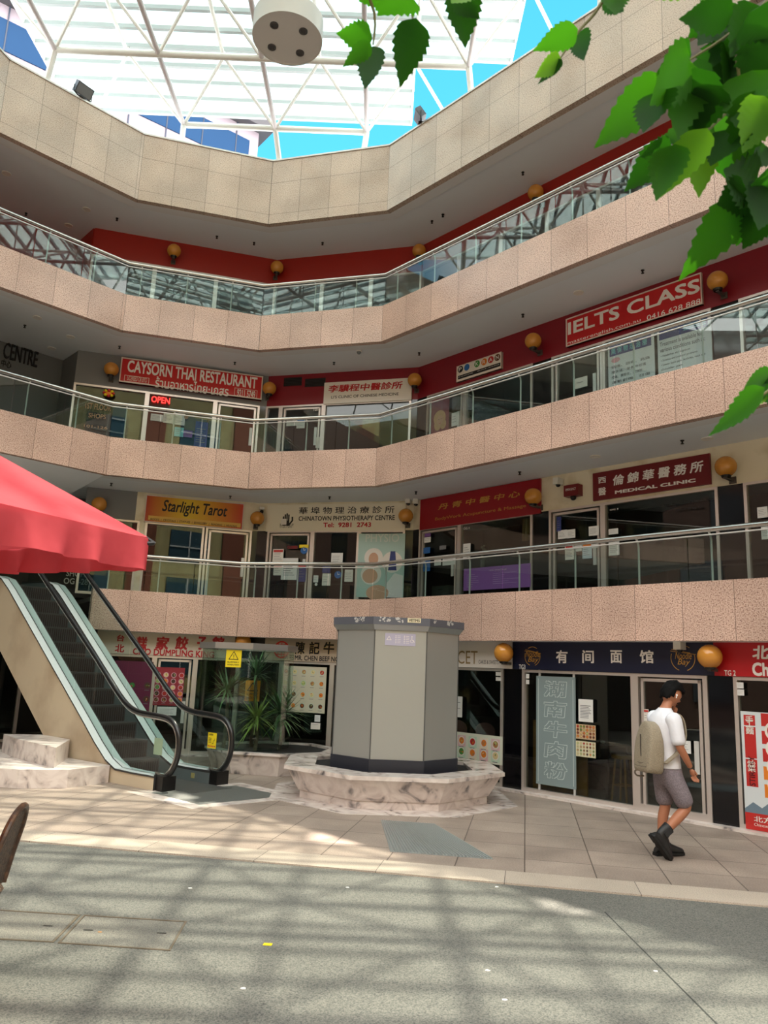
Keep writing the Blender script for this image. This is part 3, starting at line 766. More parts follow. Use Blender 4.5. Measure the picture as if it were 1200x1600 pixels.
# ground floor signs
W = WG['R']; ZS = Z1B + .005
def gsign(W, pa, pb, py, name, label, m, depth=.05, span=None):
    u0, u1 = span or (W.uz(pa, py, depth)[0], W.uz(pb, py, depth)[0])
    return board(W, None, None, name, label, m, depth, rect=(u0, HEADG + .005, u1, ZS + .02))
t, wr, sh = gsign(W, 600, 801, 1030, 'shop_sign', 'white cake and sweets shop sign with thin gold letters behind the kiosk', WHITE, span=(.02, W.uz(800, 1030, .05)[0]))
wr('CET', (715, 1037), (746.5, 1017), mat('dull_gold', (150, 126, 84), .4), -.01, nm='lettering')
wr('CAKES & SWEETS', (748, 1037), (779, 1032), INK, .0)
t, wr, sh = gsign(W, 801, 1115.5, 1030, 'shop_sign', 'navy noodle shop sign with four white characters and two gold emblems', NAVY)
for ch, a, b in (('有', 869, 887), ('间', 910, 928), ('面', 954, 972), ('馆', 1000, 1021)):
    wr(ch, (a, 1036), (b, 1016), WLET, .03)
for cx, cy, sc in ((832, 1025.5, 1.0), (1067, 1028.5, 1.15)):
    def emb(mb, P, z, cx=cx, cy=cy, sc=sc):
        c = P(cx, cy); r = .145 * sc
        annulus(mb, c, r - .008, r, z, 30, 0, -70, 20); annulus(mb, c, r - .008, r, z, 30, 0, 55, 125); annulus(mb, c, r - .008, r, z, 30, 0, 160, 250)
        stroke(mb, [(c[0] - r * 1.0, c[1] + r * .55), (c[0] + r * 1.05, c[1] + r * .30)], .007, z); stroke(mb, [(c[0] - r * .9, c[1] + r * .68), (c[0] + r * .6, c[1] + r * .40)], .007, z)
    sh(emb, GOLD, 'bowl_emblem')
    wr('Noodle', (cx - 10.5 * sc, cy + 1 * sc), (cx + 12 * sc, cy - 8 * sc), GOLD, .0, .3); wr('Bay', (cx - 7 * sc, cy + 11 * sc), (cx + 10 * sc, cy + 1 * sc), GOLD, .0, .3)
wr('TG3', (811, 1045.5), (821, 1038.5), WLET, .01)
t, wr, sh = gsign(W, 1115.5, 1290, 1030, 'shop_sign', 'red noodle shop sign with white characters at the right edge', mat('sign_bright_red', (186, 26, 34), .35))
u0 = W.uz(1175, 1030, .05)
wr('TG 2', (1132, 1055.5), (1149.5, 1047.5), WLET, .02)
o0 = t.matrix_world.translation; uo = (Vector((o0.x, o0.y, 0)) - W.p).dot(W.d); zo = o0.z
lettering('北方麵家', W.uz(1176, 1030, .05)[0] - uo, W.uz(1176, 1030, .05)[1] - zo, W.uz(1176, 1030, .05)[0] - uo + .78, W.uz(1176, 1008, .05)[1] - zo, .053, WLET, t, .04, .1)
lettering('Chinese Noodle House', W.uz(1176, 1056, .05)[0] - uo, W.uz(1176, 1056, .05)[1] - zo, W.uz(1176, 1056, .05)[0] - uo + 1.6, W.uz(1176, 1035, .05)[1] - zo, .053, WLET, t, .045)
W = WG['M2']
t, wr, sh = gsign(W, 0, 0, 1030, 'shop_sign', 'grey beef noodle shop sign with black characters and a round red seal', mat('taupe_board', (190, 172, 150), .4), span=(W.uz(413, 1020, .05)[0], LEN_G['M2'] - .03))
for ch, a, b in (('陳', 461, 477), ('記', 483, 500), ('牛', 505, 523), ('肉', 527, 543), ('麵', 547, 564)):
    wr(ch, (a, 1022), (b, 1003), mat('letter_edge', (226, 196, 120), .5), .075, .05, nm='letter_edge'); wr(ch, (a, 1022), (b, 1003), INK, .04, .05, lift=.006)
wr('MR. CHEN BEEF NOODLE', (460.5, 1031.5), (551, 1027), INK, .03)
def seal(mb, P, z):
    c = P(440, 1015); annulus(mb, c, .135, .16, z)
    for i in range(4): stroke(mb, [(c[0] - .13 + .02 * abs(i - 1.5), c[1] + .09 - .06 * i), (c[0] + .13 - .02 * abs(i - 1.5), c[1] + .09 - .06 * i)], .016, z)
    for i in range(3): stroke(mb, [(c[0] - .07 + .07 * i, c[1] - .12), (c[0] - .07 + .07 * i, c[1] + .12)], .016, z)
sh(seal, mat('seal_red', (226, 28, 28), .4), 'round_seal')
W = WG['M1']
t, wr, sh = gsign(W, 0, 0, 1010, 'shop_sign', 'white dumpling shop sign with red brush characters behind the escalator', mat('dumpling_board', (216, 204, 188), .45), span=(W.uz(150, 1010, .05)[0], LEN_G['M1'] - .1))
for ch, a, b in (('糕', 211, 231), ('家', 242, 265), ('餃', 273, 295), ('子', 307, 323), ('館', 330, 351)):
    wr(ch, (a, 1015), (b, 995), REDT, .05, .1)
wr('台', (182, 1002), (195, 992), REDT, .04); wr('北', (179, 1019), (195, 1007), REDT, .04)
wr('CHO DUMPLING KING', (207, 1022.5), (335, 1018), REDT, .035)

# ------------------------------------------------------------------ notices and posters on the glass
def paper(W, tl, br, name, label, m=PAPER, lines=None, cat='notice', head=None, group=None, w0=.034):
    """a sheet stuck to the glass: board colour, optional coloured head band and grey lines of small print"""
    u0, z0, u1, z1 = W.rect(tl, br, w0); wd, ht = u1 - u0, z1 - z0
    mb = MB(); mb.box(0, wd, 0, ht, 0, .004, 0)
    mats = [m, GREYP]
    if head: mats.append(head); mb.box(.06 * wd, .94 * wd, ht * .78, ht * .95, .004, .005, 2)
    rnd = random.Random(label)
    for i in range(lines or 0):
        y = ht * (.70 - .60 * i / max(1, lines)); mb.box(wd * .12, wd * rnd.uniform(.55, .88), y, y + ht * .028, .004, .005, 1)
    o = mb.build(name, mats, None, W.at(u0, z0, w0))
    return tag(o, label, cat, group)
M1, M2, RR = WU['M1'], WU['M2'], WU['R']
for a in (
    (M2, (427, 858), (442, 880), 'notice', 'white framed notice high on the physiotherapy door, left side', WHITE, 5, 'notice', REDP),
    (M2, (441, 872), (464, 906), 'poster', 'large white notice in the middle of the physiotherapy door', PAPER, 6),
    (M2, (428, 884), (440, 899), 'notice', 'small red edged notice low left on the physiotherapy door', WHITE, 3, 'notice', REDP),
    (M2, (448, 852), (466, 858), 'notice', 'dark notice reading closed in red on the physiotherapy door', BLK, 0),
    (M2, (468, 851), (482, 856), 'sticker', 'yellow sticker at the top right of the physiotherapy door', YELL, 0),
    (M2, (465, 880), (477, 909), 'leaflet', 'blue and red leaflet on the right of the physiotherapy door', DBLUE, 4, 'notice', REDP),
    (M2, (518, 864), (535, 882), 'notice', 'white notice behind the handrail in the physiotherapy window', PAPER, 4),
    (M2, (504, 885), (516, 895), 'leaflet', 'navy leaflet in the physiotherapy window', DBLUE, 2),
    (M2, (504, 896), (516, 915), 'notice', 'white card under the navy leaflet in the physiotherapy window', WHITE, 3),
    (M2, (490, 899), (497, 910), 'notice', 'small pale card at the left edge of the physiotherapy window', PAPER, 2),
    (M2, (539, 890), (551, 909), 'notice', 'white card right of the round blue sticker in the physiotherapy window', WHITE, 4),
    (RR, (664, 834), (673, 838), 'sticker', 'violet sticker at the top left of the acupuncture door', PURP, 0),
    (RR, (663, 840), (673, 847), 'sticker', 'white pair of stickers below the violet one on the acupuncture door', PAPER, 2),
    (RR, (662, 856), (672, 864), 'leaflet', 'blue leaflet above the handrail on the acupuncture door', BLUE, 2),
    (RR, (662, 873), (672, 892), 'leaflet', 'tall blue leaflet below the handrail on the acupuncture door', BLUE, 4),
    (RR, (679, 870), (689, 883), 'notice', 'left white sheet below the handrail on the acupuncture door', PAPER, 3),
    (RR, (692, 868), (712, 882), 'notice', 'wide white sheet below the handrail on the acupuncture door', PAPER, 4),
    (RR, (687, 853), (697, 858), 'notice', 'small grey open card on the acupuncture door', GREYP, 0),
    (RR, (724, 850), (735, 871), 'notice', 'white card at the left edge of the acupuncture window', PAPER, 4),
    (RR, (872, 829), (886, 841), 'notice', 'left white notice at the top of the medical clinic door', PAPER, 4),
    (RR, (886, 828), (899, 840), 'notice', 'second white notice at the top of the medical clinic door', PAPER, 4),
    (RR, (920, 823), (936, 836), 'notice', 'third white notice at the top right of the medical clinic door', PAPER, 4),
    (RR, (883, 852), (897, 874), 'notice', 'red bordered notice below the handrail on the medical clinic door', WHITE, 6, 'notice', REDP),
    (RR, (898, 851), (909, 861), 'notice', 'small white notice left of the certificate on the medical clinic door', PAPER, 3),
    (RR, (910, 849), (925, 872), 'notice', 'pale blue certificate on the medical clinic door', mat('pale_blue', (200, 216, 226), .5), 5, 'notice', ORANGE),
    (RR, (925, 848), (935, 856), 'notice', 'small white notice right of the certificate on the medical clinic door', PAPER, 2),
    (RR, (951, 846), (968, 867), 'notice', 'white notice at the left edge of the wide medical clinic window', PAPER, 5),
    (RR, (951, 827), (966, 834), 'notice', 'pale card just above the handrail in the wide medical clinic window', PAPER, 2),
    (RR, (870, 808), (877, 830), 'sticker', 'row of small stickers at the edge of the medical clinic door', DBLUE, 4),
    (RR, (1183, 793), (1200, 808), 'notice', 'white notice at the right edge of the lowest gallery', PAPER, 4),
    (RR, (1189, 820), (1203, 842), 'notice', 'white notice below the handrail at the right edge of the lowest gallery', PAPER, 5),
    (M1, (236, 646), (254, 659), 'notice', 'left white notice below the open sign in the restaurant window', PAPER, 3),
    (M1, (256, 644), (270, 662), 'notice', 'white notice with a square code in the restaurant window', WHITE, 5),
    (M1, (271, 645), (288, 665), 'notice', 'white menu sheet in the restaurant window', PAPER, 6),
    (M1, (273, 667), (286, 683), 'leaflet', 'light blue leaflet under the menu sheet in the restaurant window', TEAL, 3),
    (M1, (287, 672), (300, 684), 'leaflet', 'violet leaflet low in the restaurant window', PURP, 3),
    (M1, (306, 658), (322, 700), 'poster', 'tall dark poster with pale print in the restaurant window', DBLUE, 7),
    (M2, (448, 655), (464, 665), 'notice', 'left white sheet on the chinese medicine clinic door', PAPER, 3),
    (M2, (464, 656), (476, 669), 'notice', 'right white sheet with blue mark on the chinese medicine clinic door', PAPER, 3, 'notice', BLUE),
    (M2, (494, 683), (499, 700), 'notice', 'narrow white plate beside the handle of the chinese medicine clinic door', WHITE, 0),
    (RR, (896, 593), (918, 603), 'notice', 'white open notice on the middle gallery door', WHITE, 0),
    (RR, (706, 646), (716, 664), 'notice', 'white notice on the hair salon door', PAPER, 3),
    (WG['R'], (822, 1053), (827, 1060), 'sticker', 'upper small white sticker in the corner of the noodle shop window', PAPER, 2),
    (WG['R'], (822, 1062), (827, 1069), 'sticker', 'lower small white sticker in the corner of the noodle shop window', PAPER, 2),
    (WG['R'], (904, 1092), (927, 1129), 'notice', 'white framed menu page in the noodle shop window', PAPER, 9),
    (WG['R'], (1006, 1108), (1014, 1128), 'notice', 'red and white notice on the noodle shop door behind the person', WHITE, 3, 'notice', REDP),
    (WG['R'], (1056, 1156), (1080, 1178), 'notice', 'white payment notice on the noodle shop door in front of the person', PAPER, 3),
    (WG['R'], (1151, 1066), (1162, 1076), 'sticker', 'upper small white sticker in the window under the red sign', PAPER, 2),
    (WG['R'], (1152, 1077), (1163, 1087), 'sticker', 'lower small white sticker in the window under the red sign', PAPER, 2),
    (WG['R'], (775, 1050), (783, 1056), 'sticker', 'upper white sticker in the corner of the cake shop window', PAPER, 2),
    (WG['R'], (775, 1058), (783, 1064), 'sticker', 'lower white sticker in the corner of the cake shop window', PAPER, 2),
    (WG['R'], (714, 1088), (722, 1121), 'poster', 'narrow white poster of a bottle in the cake shop window beside the kiosk', PAPER, 2),
    (WG['M2'], (492, 1117), (500, 1128), 'notice', 'pale paper notice under the beef noodle menu board', PAPER, 3),
    (WG['M2'], (486, 1129), (500, 1140), 'notice', 'white card with a dark mark under the beef noodle menu board', WHITE, 1)):
    paper(a[0], a[1], a[2], a[3], a[4], a[5], a[6], a[7] if len(a) > 7 else a[3], a[8] if len(a) > 8 else None)
def gtext(W, s, lb, rt, m, label, w0=.036, bold=.01, shear=0):
    a = W.lbrt(lb, rt, w0); t = thing('window_lettering', label, 'lettering', W.at(a[0], a[1], w0))
    lettering(s, 0, 0, a[2] - a[0], a[3] - a[1], 0, m, t, bold, shear); return t
NEON = mat('red_neon', (240, 40, 40), .4, emit=((255, 40, 36), 2.5))
gtext(M1, 'OPEN', (236, 628), (266, 622), NEON, 'glowing red open sign in the restaurant window', bold=.02)
gtext(M2, 'CLOSED', (449, 857), (465, 853), REDT, 'small red word closed on the dark notice of the physiotherapy door', .040)
gtext(M2, '105', (490, 642), (498, 638), WLET, 'white shop number on the chinese medicine clinic door')
gtext(M2, 'PHYSIO', (571, 847), (624, 834), mat('faint_white', (206, 214, 206), .5), 'large pale word on the physiotherapy poster window', .045)
gtext(RR, 'OG 4', (724, 828), (734, 823), WLET, 'white shop number in the acupuncture window')
gtext(RR, 'OG 3', (953, 798), (966, 794), WLET, 'white shop number in the medical clinic window')
gtext(RR, 'Dr. Raymond K.W. Lun', (1038, 791), (1114.5, 778), INK, 'black name lettering at the top of the medical clinic window', bold=.02)
gtext(RR, '倫錦華醫生', (1055, 799), (1098, 790), INK, 'black characters under the name in the medical clinic window')
gtext(RR, 'Open', (901, 600), (911, 595), INK, 'word open on the white notice of the middle gallery door', .040)
gtext(RR, '103', (922, 556), (931, 551), WLET, 'white shop number at the top of the middle gallery door')
OCH = mat('tan_letter', (206, 150, 112), .5)
for s, lb, rt in (('1ST FLOOR', (133, 638), (174, 633.5)), ('SHOPS', (138, 652), (166, 648)), ('101-126', (131, 667), (168, 667))):
    gtext(M1, s, lb, rt, OCH, {'1ST FLOOR': 'top line of tan lettering on the left glass screen of the middle gallery', 'SHOPS': 'middle line of tan lettering on the left glass screen of the middle gallery', '101-126': 'bottom line of tan numbers on the left glass screen of the middle gallery'}[s], bold=.02)
for s, lb, rt in (('SHOPS', (103, 900), (137, 893)), ('OG1-28', (99, 912), (138, 905))):
    gtext(WENT, s, lb, rt, WLET, {'SHOPS': 'white word shops above the escalator landing', 'OG1-28': 'white shop numbers above the escalator landing'}[s], bold=.02)

# larger posters, each with its own print
def poster(W, tl, br, name, label, m, w0=.034, cat='poster'):
    u0, z0, u1, z1 = W.rect(tl, br, w0); wd, ht = u1 - u0, z1 - z0
    t = thing(name, label, cat, W.at(u0, z0, w0))
    b = MB(); b.box(0, wd, 0, ht, 0, .004); b.build('sheet', m, t)
    return t, wd, ht
SKIN = mat('skin', (196, 138, 106), .55); SKINP = mat('print_skin', (206, 162, 134), .5)
# physiotherapy poster with round pictures
t, wd, ht = poster(M2, (561, 834), (630, 934), 'poster', 'tall pale poster with round treatment pictures in the physiotherapy window', mat('physio_poster', (176, 204, 196), .5), .032)
mb = MB(); disc(mb, (wd * .34, ht * .62), wd * .20, .005, 26, 0); disc(mb, (wd * .74, ht * .55), wd * .22, .005, 26, 0); disc(mb, (wd * .30, ht * .36), wd * .22, .005, 26, 0)
disc(mb, (wd * .34, ht * .60), wd * .13, .006, 20, 1, .8); disc(mb, (wd * .28, ht * .33), wd * .15, .006, 20, 1, 1.1); mb.quad((wd * .66, ht * .42, .006), (wd * .84, ht * .42, .006), (wd * .8, ht * .72, .006), (wd * .7, ht * .72, .006), 2)
mb.add([(wd * .5, 0, .005), (wd * .98, 0, .005), (wd * .98, ht * .34, .005), (wd * .8, ht * .38, .005), (wd * .62, ht * .2, .005)], [(0, 1, 2, 3, 4)], 3); disc(mb, (wd * .45, ht * .07), wd * .16, .006, 20, 1, 1.5)
mb.build('pictures', [WHITE, SKINP, DBLUE, PAPER], t)
# two clinic posters on the middle gallery
for tl, br, lab, hd1 in (((950, 541), (1024, 590), 'left blue headed poster in chinese characters below the English class sign', 1), ((1027, 520), (1114, 568), 'right blue headed poster listing treatments below the English class sign', 2)):
    u0 = RR.uz(tl[0], tl[1], .034)[0]; u1 = RR.uz(br[0], br[1], .034)[0]; z0 = Z2T + .02
    z1 = RR.uz((tl[0] + br[0]) / 2, (542 if hd1 == 1 else 514), .034)[1] + .12
    t = thing('poster', lab, 'poster', RR.at(u0, z0, .034)); wd, ht = u1 - u0, z1 - z0
    b = MB(); b.box(0, wd, 0, ht, 0, .004); b.build('sheet', mat('poster_white', (214, 222, 226), .5), t)
    b = MB(); b.box(.03, wd - .05, ht - .19, ht - .01, .004, .005); b.build('heading_band', DBLUE, t)
    if hd1 == 1:
        lettering('無 保 物 理 治 療', .06, ht - .16, wd - .12, ht - .05, .007, TEAL, t, .02)
        b = MB(); disc(b, (wd * .17, ht - .27), .045, .005, 20, 0, 1.8); b.build('pink_oval', PINKP, t)
        for i, sx in enumerate(('頭痛、頸痛、肩痛', '腰背痛、坐骨神經痛', '膝痛、關節炎、網球肘', '運動創傷、扭傷', '手術後復康、工傷')):
            lettering(sx, .06, ht - .41 - .09 * i, wd * (.9 - .08 * (i % 3)), ht - .36 - .09 * i, .006, INK, t, .0)
    else:
        for i in range(3): 
            b = MB(); b.box(wd * .5, wd - .08, ht - .07 - .035 * i, ht - .055 - .035 * i, .005, .006); b.build('heading_line', TEAL, t)
        lettering('Treatment is available for', .04, ht - .30, wd - .14, ht - .23, .006, GREYP, t, .015)
        lettering('various conditions such as:', .04, ht - .40, wd - .10, ht - .33, .006, GREYP, t, .015)
        for i, sx in enumerate(('• Headaches and migraines', '• Sciatica and postural problems', '• Lower back pain, Arthritis, neck and', '   shoulder pain', '• Frozen shoulder, tennis elbow')):
            lettering(sx, .05, ht - .49 - .075 * i, .05 + wd * (.55, .68, .82, .4, .66)[i], ht - .445 - .075 * i, .006, INK, t, .0)
# salon portrait poster
t, wd, ht = poster(RR, (675, 624), (701, 674), 'poster', 'dark red salon poster of a woman with long fair hair', mat('salon_poster', (120, 46, 62), .5))
b = MB(); disc(b, (wd * .48, ht * .42), wd * .34, .005, 22, 0, 1.0); disc(b, (wd * .38, ht * .25), wd * .25, .005, 22, 0, .8); disc(b, (wd * .68, ht * .24), wd * .22, .005, 22, 0, .8); disc(b, (wd * .5, ht * .36), wd * .22, .006, 22, 1, .82)
b.quad((wd * .40, ht * .385, .007), (wd * .47, ht * .38, .007), (wd * .47, ht * .39, .007), (wd * .4, ht * .395, .007), 2); b.quad((wd * .55, ht * .38, .007), (wd * .62, ht * .385, .007), (wd * .62, ht * .395, .007), (wd * .55, ht * .39, .007), 2)
b.quad((wd * .46, ht * .285, .007), (wd * .56, ht * .285, .007), (wd * .54, ht * .27, .007), (wd * .48, ht * .27, .007), 3); b.build('portrait', [mat('fair_hair', (196, 160, 116), .6), SKINP, INK, REDP], t)
u = RR.uz(702, 660)[0]; u2 = RR.uz(722, 655)[0]
b = MB(); b.box(u, u2, Z2T, HEAD2 - .1, -.10, -.08); tag(b.build('door_blind', mat('pale_blind', (176, 178, 166), .6), None, RR.M), 'pale blind behind the hair salon door', 'blind')
u = RR.uz(733, 640)[0]; u2 = RR.uz(832, 620)[0]
b = MB(); b.box(u, u2, Z2T + .02, HEAD2 - .06, -.10, -.08); tag(b.build('window_blind', mat('blue_blind', (66, 88, 102), .5, noise=(3, (126, 150, 160), .45, .7)), None, RR.M), 'mottled blue film covering the hair salon window', 'blind')
# purple poster
t, wd, ht = poster(RR, (725, 889), (829, 917), 'poster', 'purple treatment list poster at the foot of the acupuncture window', mat('purple_poster', (142, 92, 168), .5))
z0p = t.matrix_world.translation
lettering('Tui-na  Chinese Massage', wd * .4, ht * .8, wd * .66, ht * .87, .006, WHITE, t, .0)
b = MB()
rr = random.Random(3)
for i in range(7): b.box(wd * .05, wd * rr.uniform(.14, .3), ht * (.70 - .09 * i), ht * (.715 - .09 * i), .005, .006)
for i in range(6): b.box(wd * .46, wd * rr.uniform(.55, .85), ht * (.68 - .09 * i), ht * (.695 - .09 * i), .005, .006)
b.build('print_lines', mat('print_lilac', (190, 160, 206), .5), t)
# round stickers
for W_, px, py, r, m, lab in ((M2, 475, 860, .075, BLUE, 'round blue clock sticker high on the physiotherapy door'), (M2, 528, 898, .075, BLUE, 'round blue clock sticker in the physiotherapy window'), (M1, 291, 652, .045, TAN, 'round orange sticker in the restaurant window'), (M2, 494, 913, .03, PAPER, 'small round pale sticker low in the physiotherapy window')):
    u, z = W_.uz(px, py, .034); b = MB(); b.lathe([(0, 0), (r, 0), (r, .004), (0, .004)], 24, mi=0)
    if m is BLUE: stroke(b, [(-.01, .045), (0, 0), (.035, .012)], .01, .005, 1)
    tag(b.build('sticker', [m, WHITE], None, W_.at(u, z, .034)), lab, 'sticker')
u, z = M1.uz(170, 617, .04); b = MB(); b.sphere((0, 0, 0), .1, 16, 10, (1, .7, .4)); 
for i in range(8): b.sphere((.09 * math.cos(i * .785), .06 * math.sin(i * .785), .03), .035, 8, 6, mi=1 + i % 2)
tag(b.build('garland_ornament', [ORANGE, REDP, YELL], None, M1.at(u, z + .02, .06), True), 'small orange and yellow flower ornament above the left handrail on the middle gallery', 'ornament')
# food pictures: a plate with a heap of food
FOOD = [TAN, GREEN, BROWN, LIME, REDP, ORANGE, mat('food_cream', (222, 204, 150), .5), mat('food_dark', (70, 46, 34), .5)]
def plate(mb, c, r, z, rnd, plate_mi, food0):
    disc(mb, c, r, z, 20, plate_mi); f = rnd.randrange(8)
    disc(mb, c, r * .74, z + .001, 16, food0 + f)
    for i in range(7):
        a = rnd.uniform(0, 6.28); q = rnd.uniform(0, .5) * r
        disc(mb, (c[0] + q * math.cos(a), c[1] + q * math.sin(a)), r * rnd.uniform(.1, .24), z + .002 + i * .0002, 7, food0 + rnd.choice((f, (f + 3) % 8, rnd.randrange(8))))
def menu(W, tl, br, label, m, cols, rows, rad, top=.9, bot=.12, plates=WHITE, w0=.034, name='menu_board', x0=.1, x1=.9):
    t, wd, ht = poster(W, tl, br, name, label, m, w0, 'menu'); rnd = random.Random(label); b = MB()
    for r in range(rows):
        for c in range(cols):
            cc = (wd * (x0 + (x1 - x0) * c / max(1, cols - 1)), ht * (top - (top - bot) * r / max(1, rows - 1)))
            plate(b, cc, rad, .005, rnd, 0, 2)
            b.box(cc[0] - rad * .8, cc[0] + rad * .6, cc[1] - rad * 1.45, cc[1] - rad * 1.3, .004, .005, 1)
    b.build('dish_pictures', [plates, GREYP] + FOOD, t); return t, wd, ht
menu(WG['M2'], (441, 1040), (507, 1115), 'cream menu board with four rows of five dish pictures at the beef noodle shop', mat('menu_cream', (206, 200, 178), .5), 5, 4, .055, .88, .14, mat('plate_pale', (196, 206, 186), .5))
menu(WG['R'], (900, 1131), (931, 1157), 'upper brown sheet of dish pictures in the noodle shop window', mat('sheet_brown', (200, 176, 140), .5), 6, 4, .02, .86, .18, mat('plate_red', (150, 60, 40), .5))
menu(WG['R'], (900, 1157), (931, 1185), 'lower cream sheet of dish pictures in the noodle shop window', mat('sheet_cream', (216, 210, 176), .5), 6, 4, .018, .86, .18, mat('plate_grey', (160, 150, 130), .5))
menu(WG['M1'], (244, 1042), (284, 1103), 'red menu poster with rows of dish pictures on the dumpling shop door', mat('menu_red', (150, 34, 50), .5), 4, 5, .05, .8, .15, PINKP)
paper(WG['M1'], (246, 1104), (275, 1118), 'notice', 'white opening hours sheet under the red menu on the dumpling shop door', PAPER, 4)
menu(WG['M1'], (180, 1032), (231, 1128), 'purple poster of drinks and dishes in the dumpling shop window behind the escalator', mat('menu_purple', (112, 26, 66), .5), 3, 3, .06, .6, .15, mat('plate_purple', (90, 60, 60), .5))
t, wd, ht = menu(WG['R'], (712, 1143), (785, 1196), 'white cake poster with two rows of pastel pictures in the cake shop window', mat('cake_white', (222, 226, 210), .5), 4, 2, .07, .70, .30, WHITE, x0=.14, x1=.86)
b = MB()
for c in range(4):
    for r in range(2): b.box(wd * (.14 + .24 * c) - .085, wd * (.14 + .24 * c) + .085, ht * (.70 - .4 * r) - .1, ht * (.70 - .4 * r) + .08, .004, .0045, (c + r) % 3)
b.build('pastel_tiles', [mat('pastel_pink', (226, 190, 196), .5), mat('pastel_green', (196, 222, 200), .5), mat('pastel_cream', (236, 226, 206), .5)], t)
# tall red and white noodle poster
W = WG['R']; u0, z1 = W.uz(1157, 1111, .034); z0 = W.uz(1163, 1294, .034)[1]; wd, ht = 1.05, z1 - z0
t = thing('poster', 'tall red and white noodle poster with dish pictures at the right edge', 'poster', W.at(u0, z0, .034))
b = MB(); b.box(0, wd, 0, ht, 0, .004); b.build('sheet', mat('poster_pale', (214, 220, 224), .5), t)
b = MB(); rnd = random.Random(5)
b.box(0, wd, 0, ht * .14, .004, .005, 0)
for y0, y1_ in ((.88, .97), (.60, .87), (.36, .59)): b.box(.035, .17, ht * y0 * 0 + ht * (y0), ht * y1_, .004, .005, 0)
for r in range(5):
    for c in range(2):
        x = .24 + .36 * c; y = ht * (.86 - .15 * r)
        b.box(x, x + .3, y + .03, y + .18, .004, .005, 0 if r < 3 else 1); plate(b, (x + .15, y - .02), .115, .0055, rnd, 2, 3)
b.add([(0, ht * .14, .005), (wd, ht * .14, .005), (wd, ht * .2, .005), (.5, ht * .2, .005), (.3, ht * .25, .005), (.2, ht * .19, .005), (.1, ht * .23, .005), (0, ht * .17, .005)], [tuple(range(8))], 11)
b.build('print', [REDP, ORANGE, WHITE] + FOOD + [mat('print_slate', (110, 130, 146), .5)], t)
lettering('北方麺家', .1, ht * .07, .52, ht * .12, .007, WHITE, t, .02); lettering('Chinese Noodle House', .1, ht * .035, .56, ht * .06, .007, WHITE, t, .0)
for ch, y in (('手', .93), ('工', .89), ('麵', .83), ('炒', .55), ('菜', .51)): lettering(ch, .055, ht * y - .035, .15, ht * y + .045, .007, WHITE, t, .02)
me = lettering('STIR-FRY', 0, 0, .34, .07, .007, mat('print_deep', (90, 14, 20), .5), t, .02)
me.matrix_local = Matrix(((0, -1, 0, .14), (1, 0, 0, ht * .365), (0, 0, 1, 0), (0, 0, 0, 1)))
# frosted sign panel in the noodle shop window
W = WG['R']; wv = .02
u0, z1 = W.uz(838, 1056, wv); u1, z0 = W.uz(900, 1234, wv)
t = thing('hanging_panel', 'tall frosted panel with outlined noodle characters in the noodle shop window', 'sign', W.at(u0, z0, wv))
wd, ht = u1 - u0, z1 - z0
FROST = mat('frosted_panel', (132, 148, 150), .35); OUTL = mat('outline_pale', (196, 208, 208), .4)
b = MB(); b.box(0, wd, 0, ht, -.012, 0); b.build('panel', FROST, t)
b = MB(); q = .035
for a in ((q, q + .008, q, ht - q), (wd - q - .008, wd - q, q, ht - q)): b.box(a[0], a[1], a[2], a[3], 0, .002)
b.build('border', OUTL, t)
for i, ch in enumerate('湖南牛肉粉'):
    y = ht * (.805 - .185 * i); x0, x1 = wd * .2, wd * .8
    lettering(ch, x0, y, x1, y + ht * .155, .0015, OUTL, t, .05, .06); q_ = .009
    lettering(ch, x0 + q_, y + q_, x1 - q_, y + ht * .155 - q_, .003, FROST, t, .022, .06, name='letter_fill')
b = MB()
for x in (.03, wd - .05): b.box(x, x + .03, -z0 + G0 + .05, ht + .1, -.03, -.014)
b.build('post', ALU, t)

# ------------------------------------------------------------------ noodle shop and cake shop insides
W = WG['R']
uA, uB = W.uz(822, 1200)[0], W.uz(838, 1200)[0]
b = MB(); b.box(uA, uB + .75, G0, 1.05, -.20, -.17); tag(b.build('timber_panel', mat('bamboo_ply', (190, 140, 72), .5, noise=(6, (170, 118, 56), .4, .6)), None, W.M), 'low honey coloured timber panel behind the noodle shop window', 'panel')
def stool(W, u, wv, label):
    t = thing('bar_stool', label, 'stool', W.at(u, 0, wv)); wood = mat('stool_wood', (176, 128, 66), .45)
    b = MB(); b.lathe([(0, .60), (.15, .60), (.16, .615), (.16, .635), (.15, .65), (0, .65)], 24, axis='y'); b.build('seat', wood, t, None, True)
    for i in range(4):
        a = math.pi / 4 + i * math.pi / 2; b = MB(); b.tube([(.10 * math.cos(a), .61, .10 * math.sin(a)), (.17 * math.cos(a), 0, .17 * math.sin(a))], .015, 8); b.build('leg', wood, t, None, True)
    b = MB(); pts = [(.145 * math.cos(math.pi / 4 + i * math.pi / 2), .24, .145 * math.sin(math.pi / 4 + i * math.pi / 2)) for i in range(4)]
    for i in range(4): b.tube([pts[i], pts[(i + 1) % 4]], .009, 6)
    b.build('stretcher', wood, t, None, True); return t
uS = W.uz(974, 1240, -.55)[0]
stool(W, uS, -.55, 'round wooden stool behind the noodle shop window')
def table(W, u, wv, label):
    t = thing('dining_table', label, 'table', W.at(u, 0, wv)); m = mat('table_dark', (60, 46, 36), .4)
    b = MB(); b.box(-.4, .4, .72, .75, -.3, .3); b.build('table_top', m, t)
    for x in (-.36, .36):
        for z in (-.26, .26): b = MB(); b.box(x - .02, x + .02, 0, .72, z - .02, z + .02); b.build('leg', m, t)
table(W, W.uz(930, 1180, -.9)[0], -.9, 'dark table behind the noodle shop window')
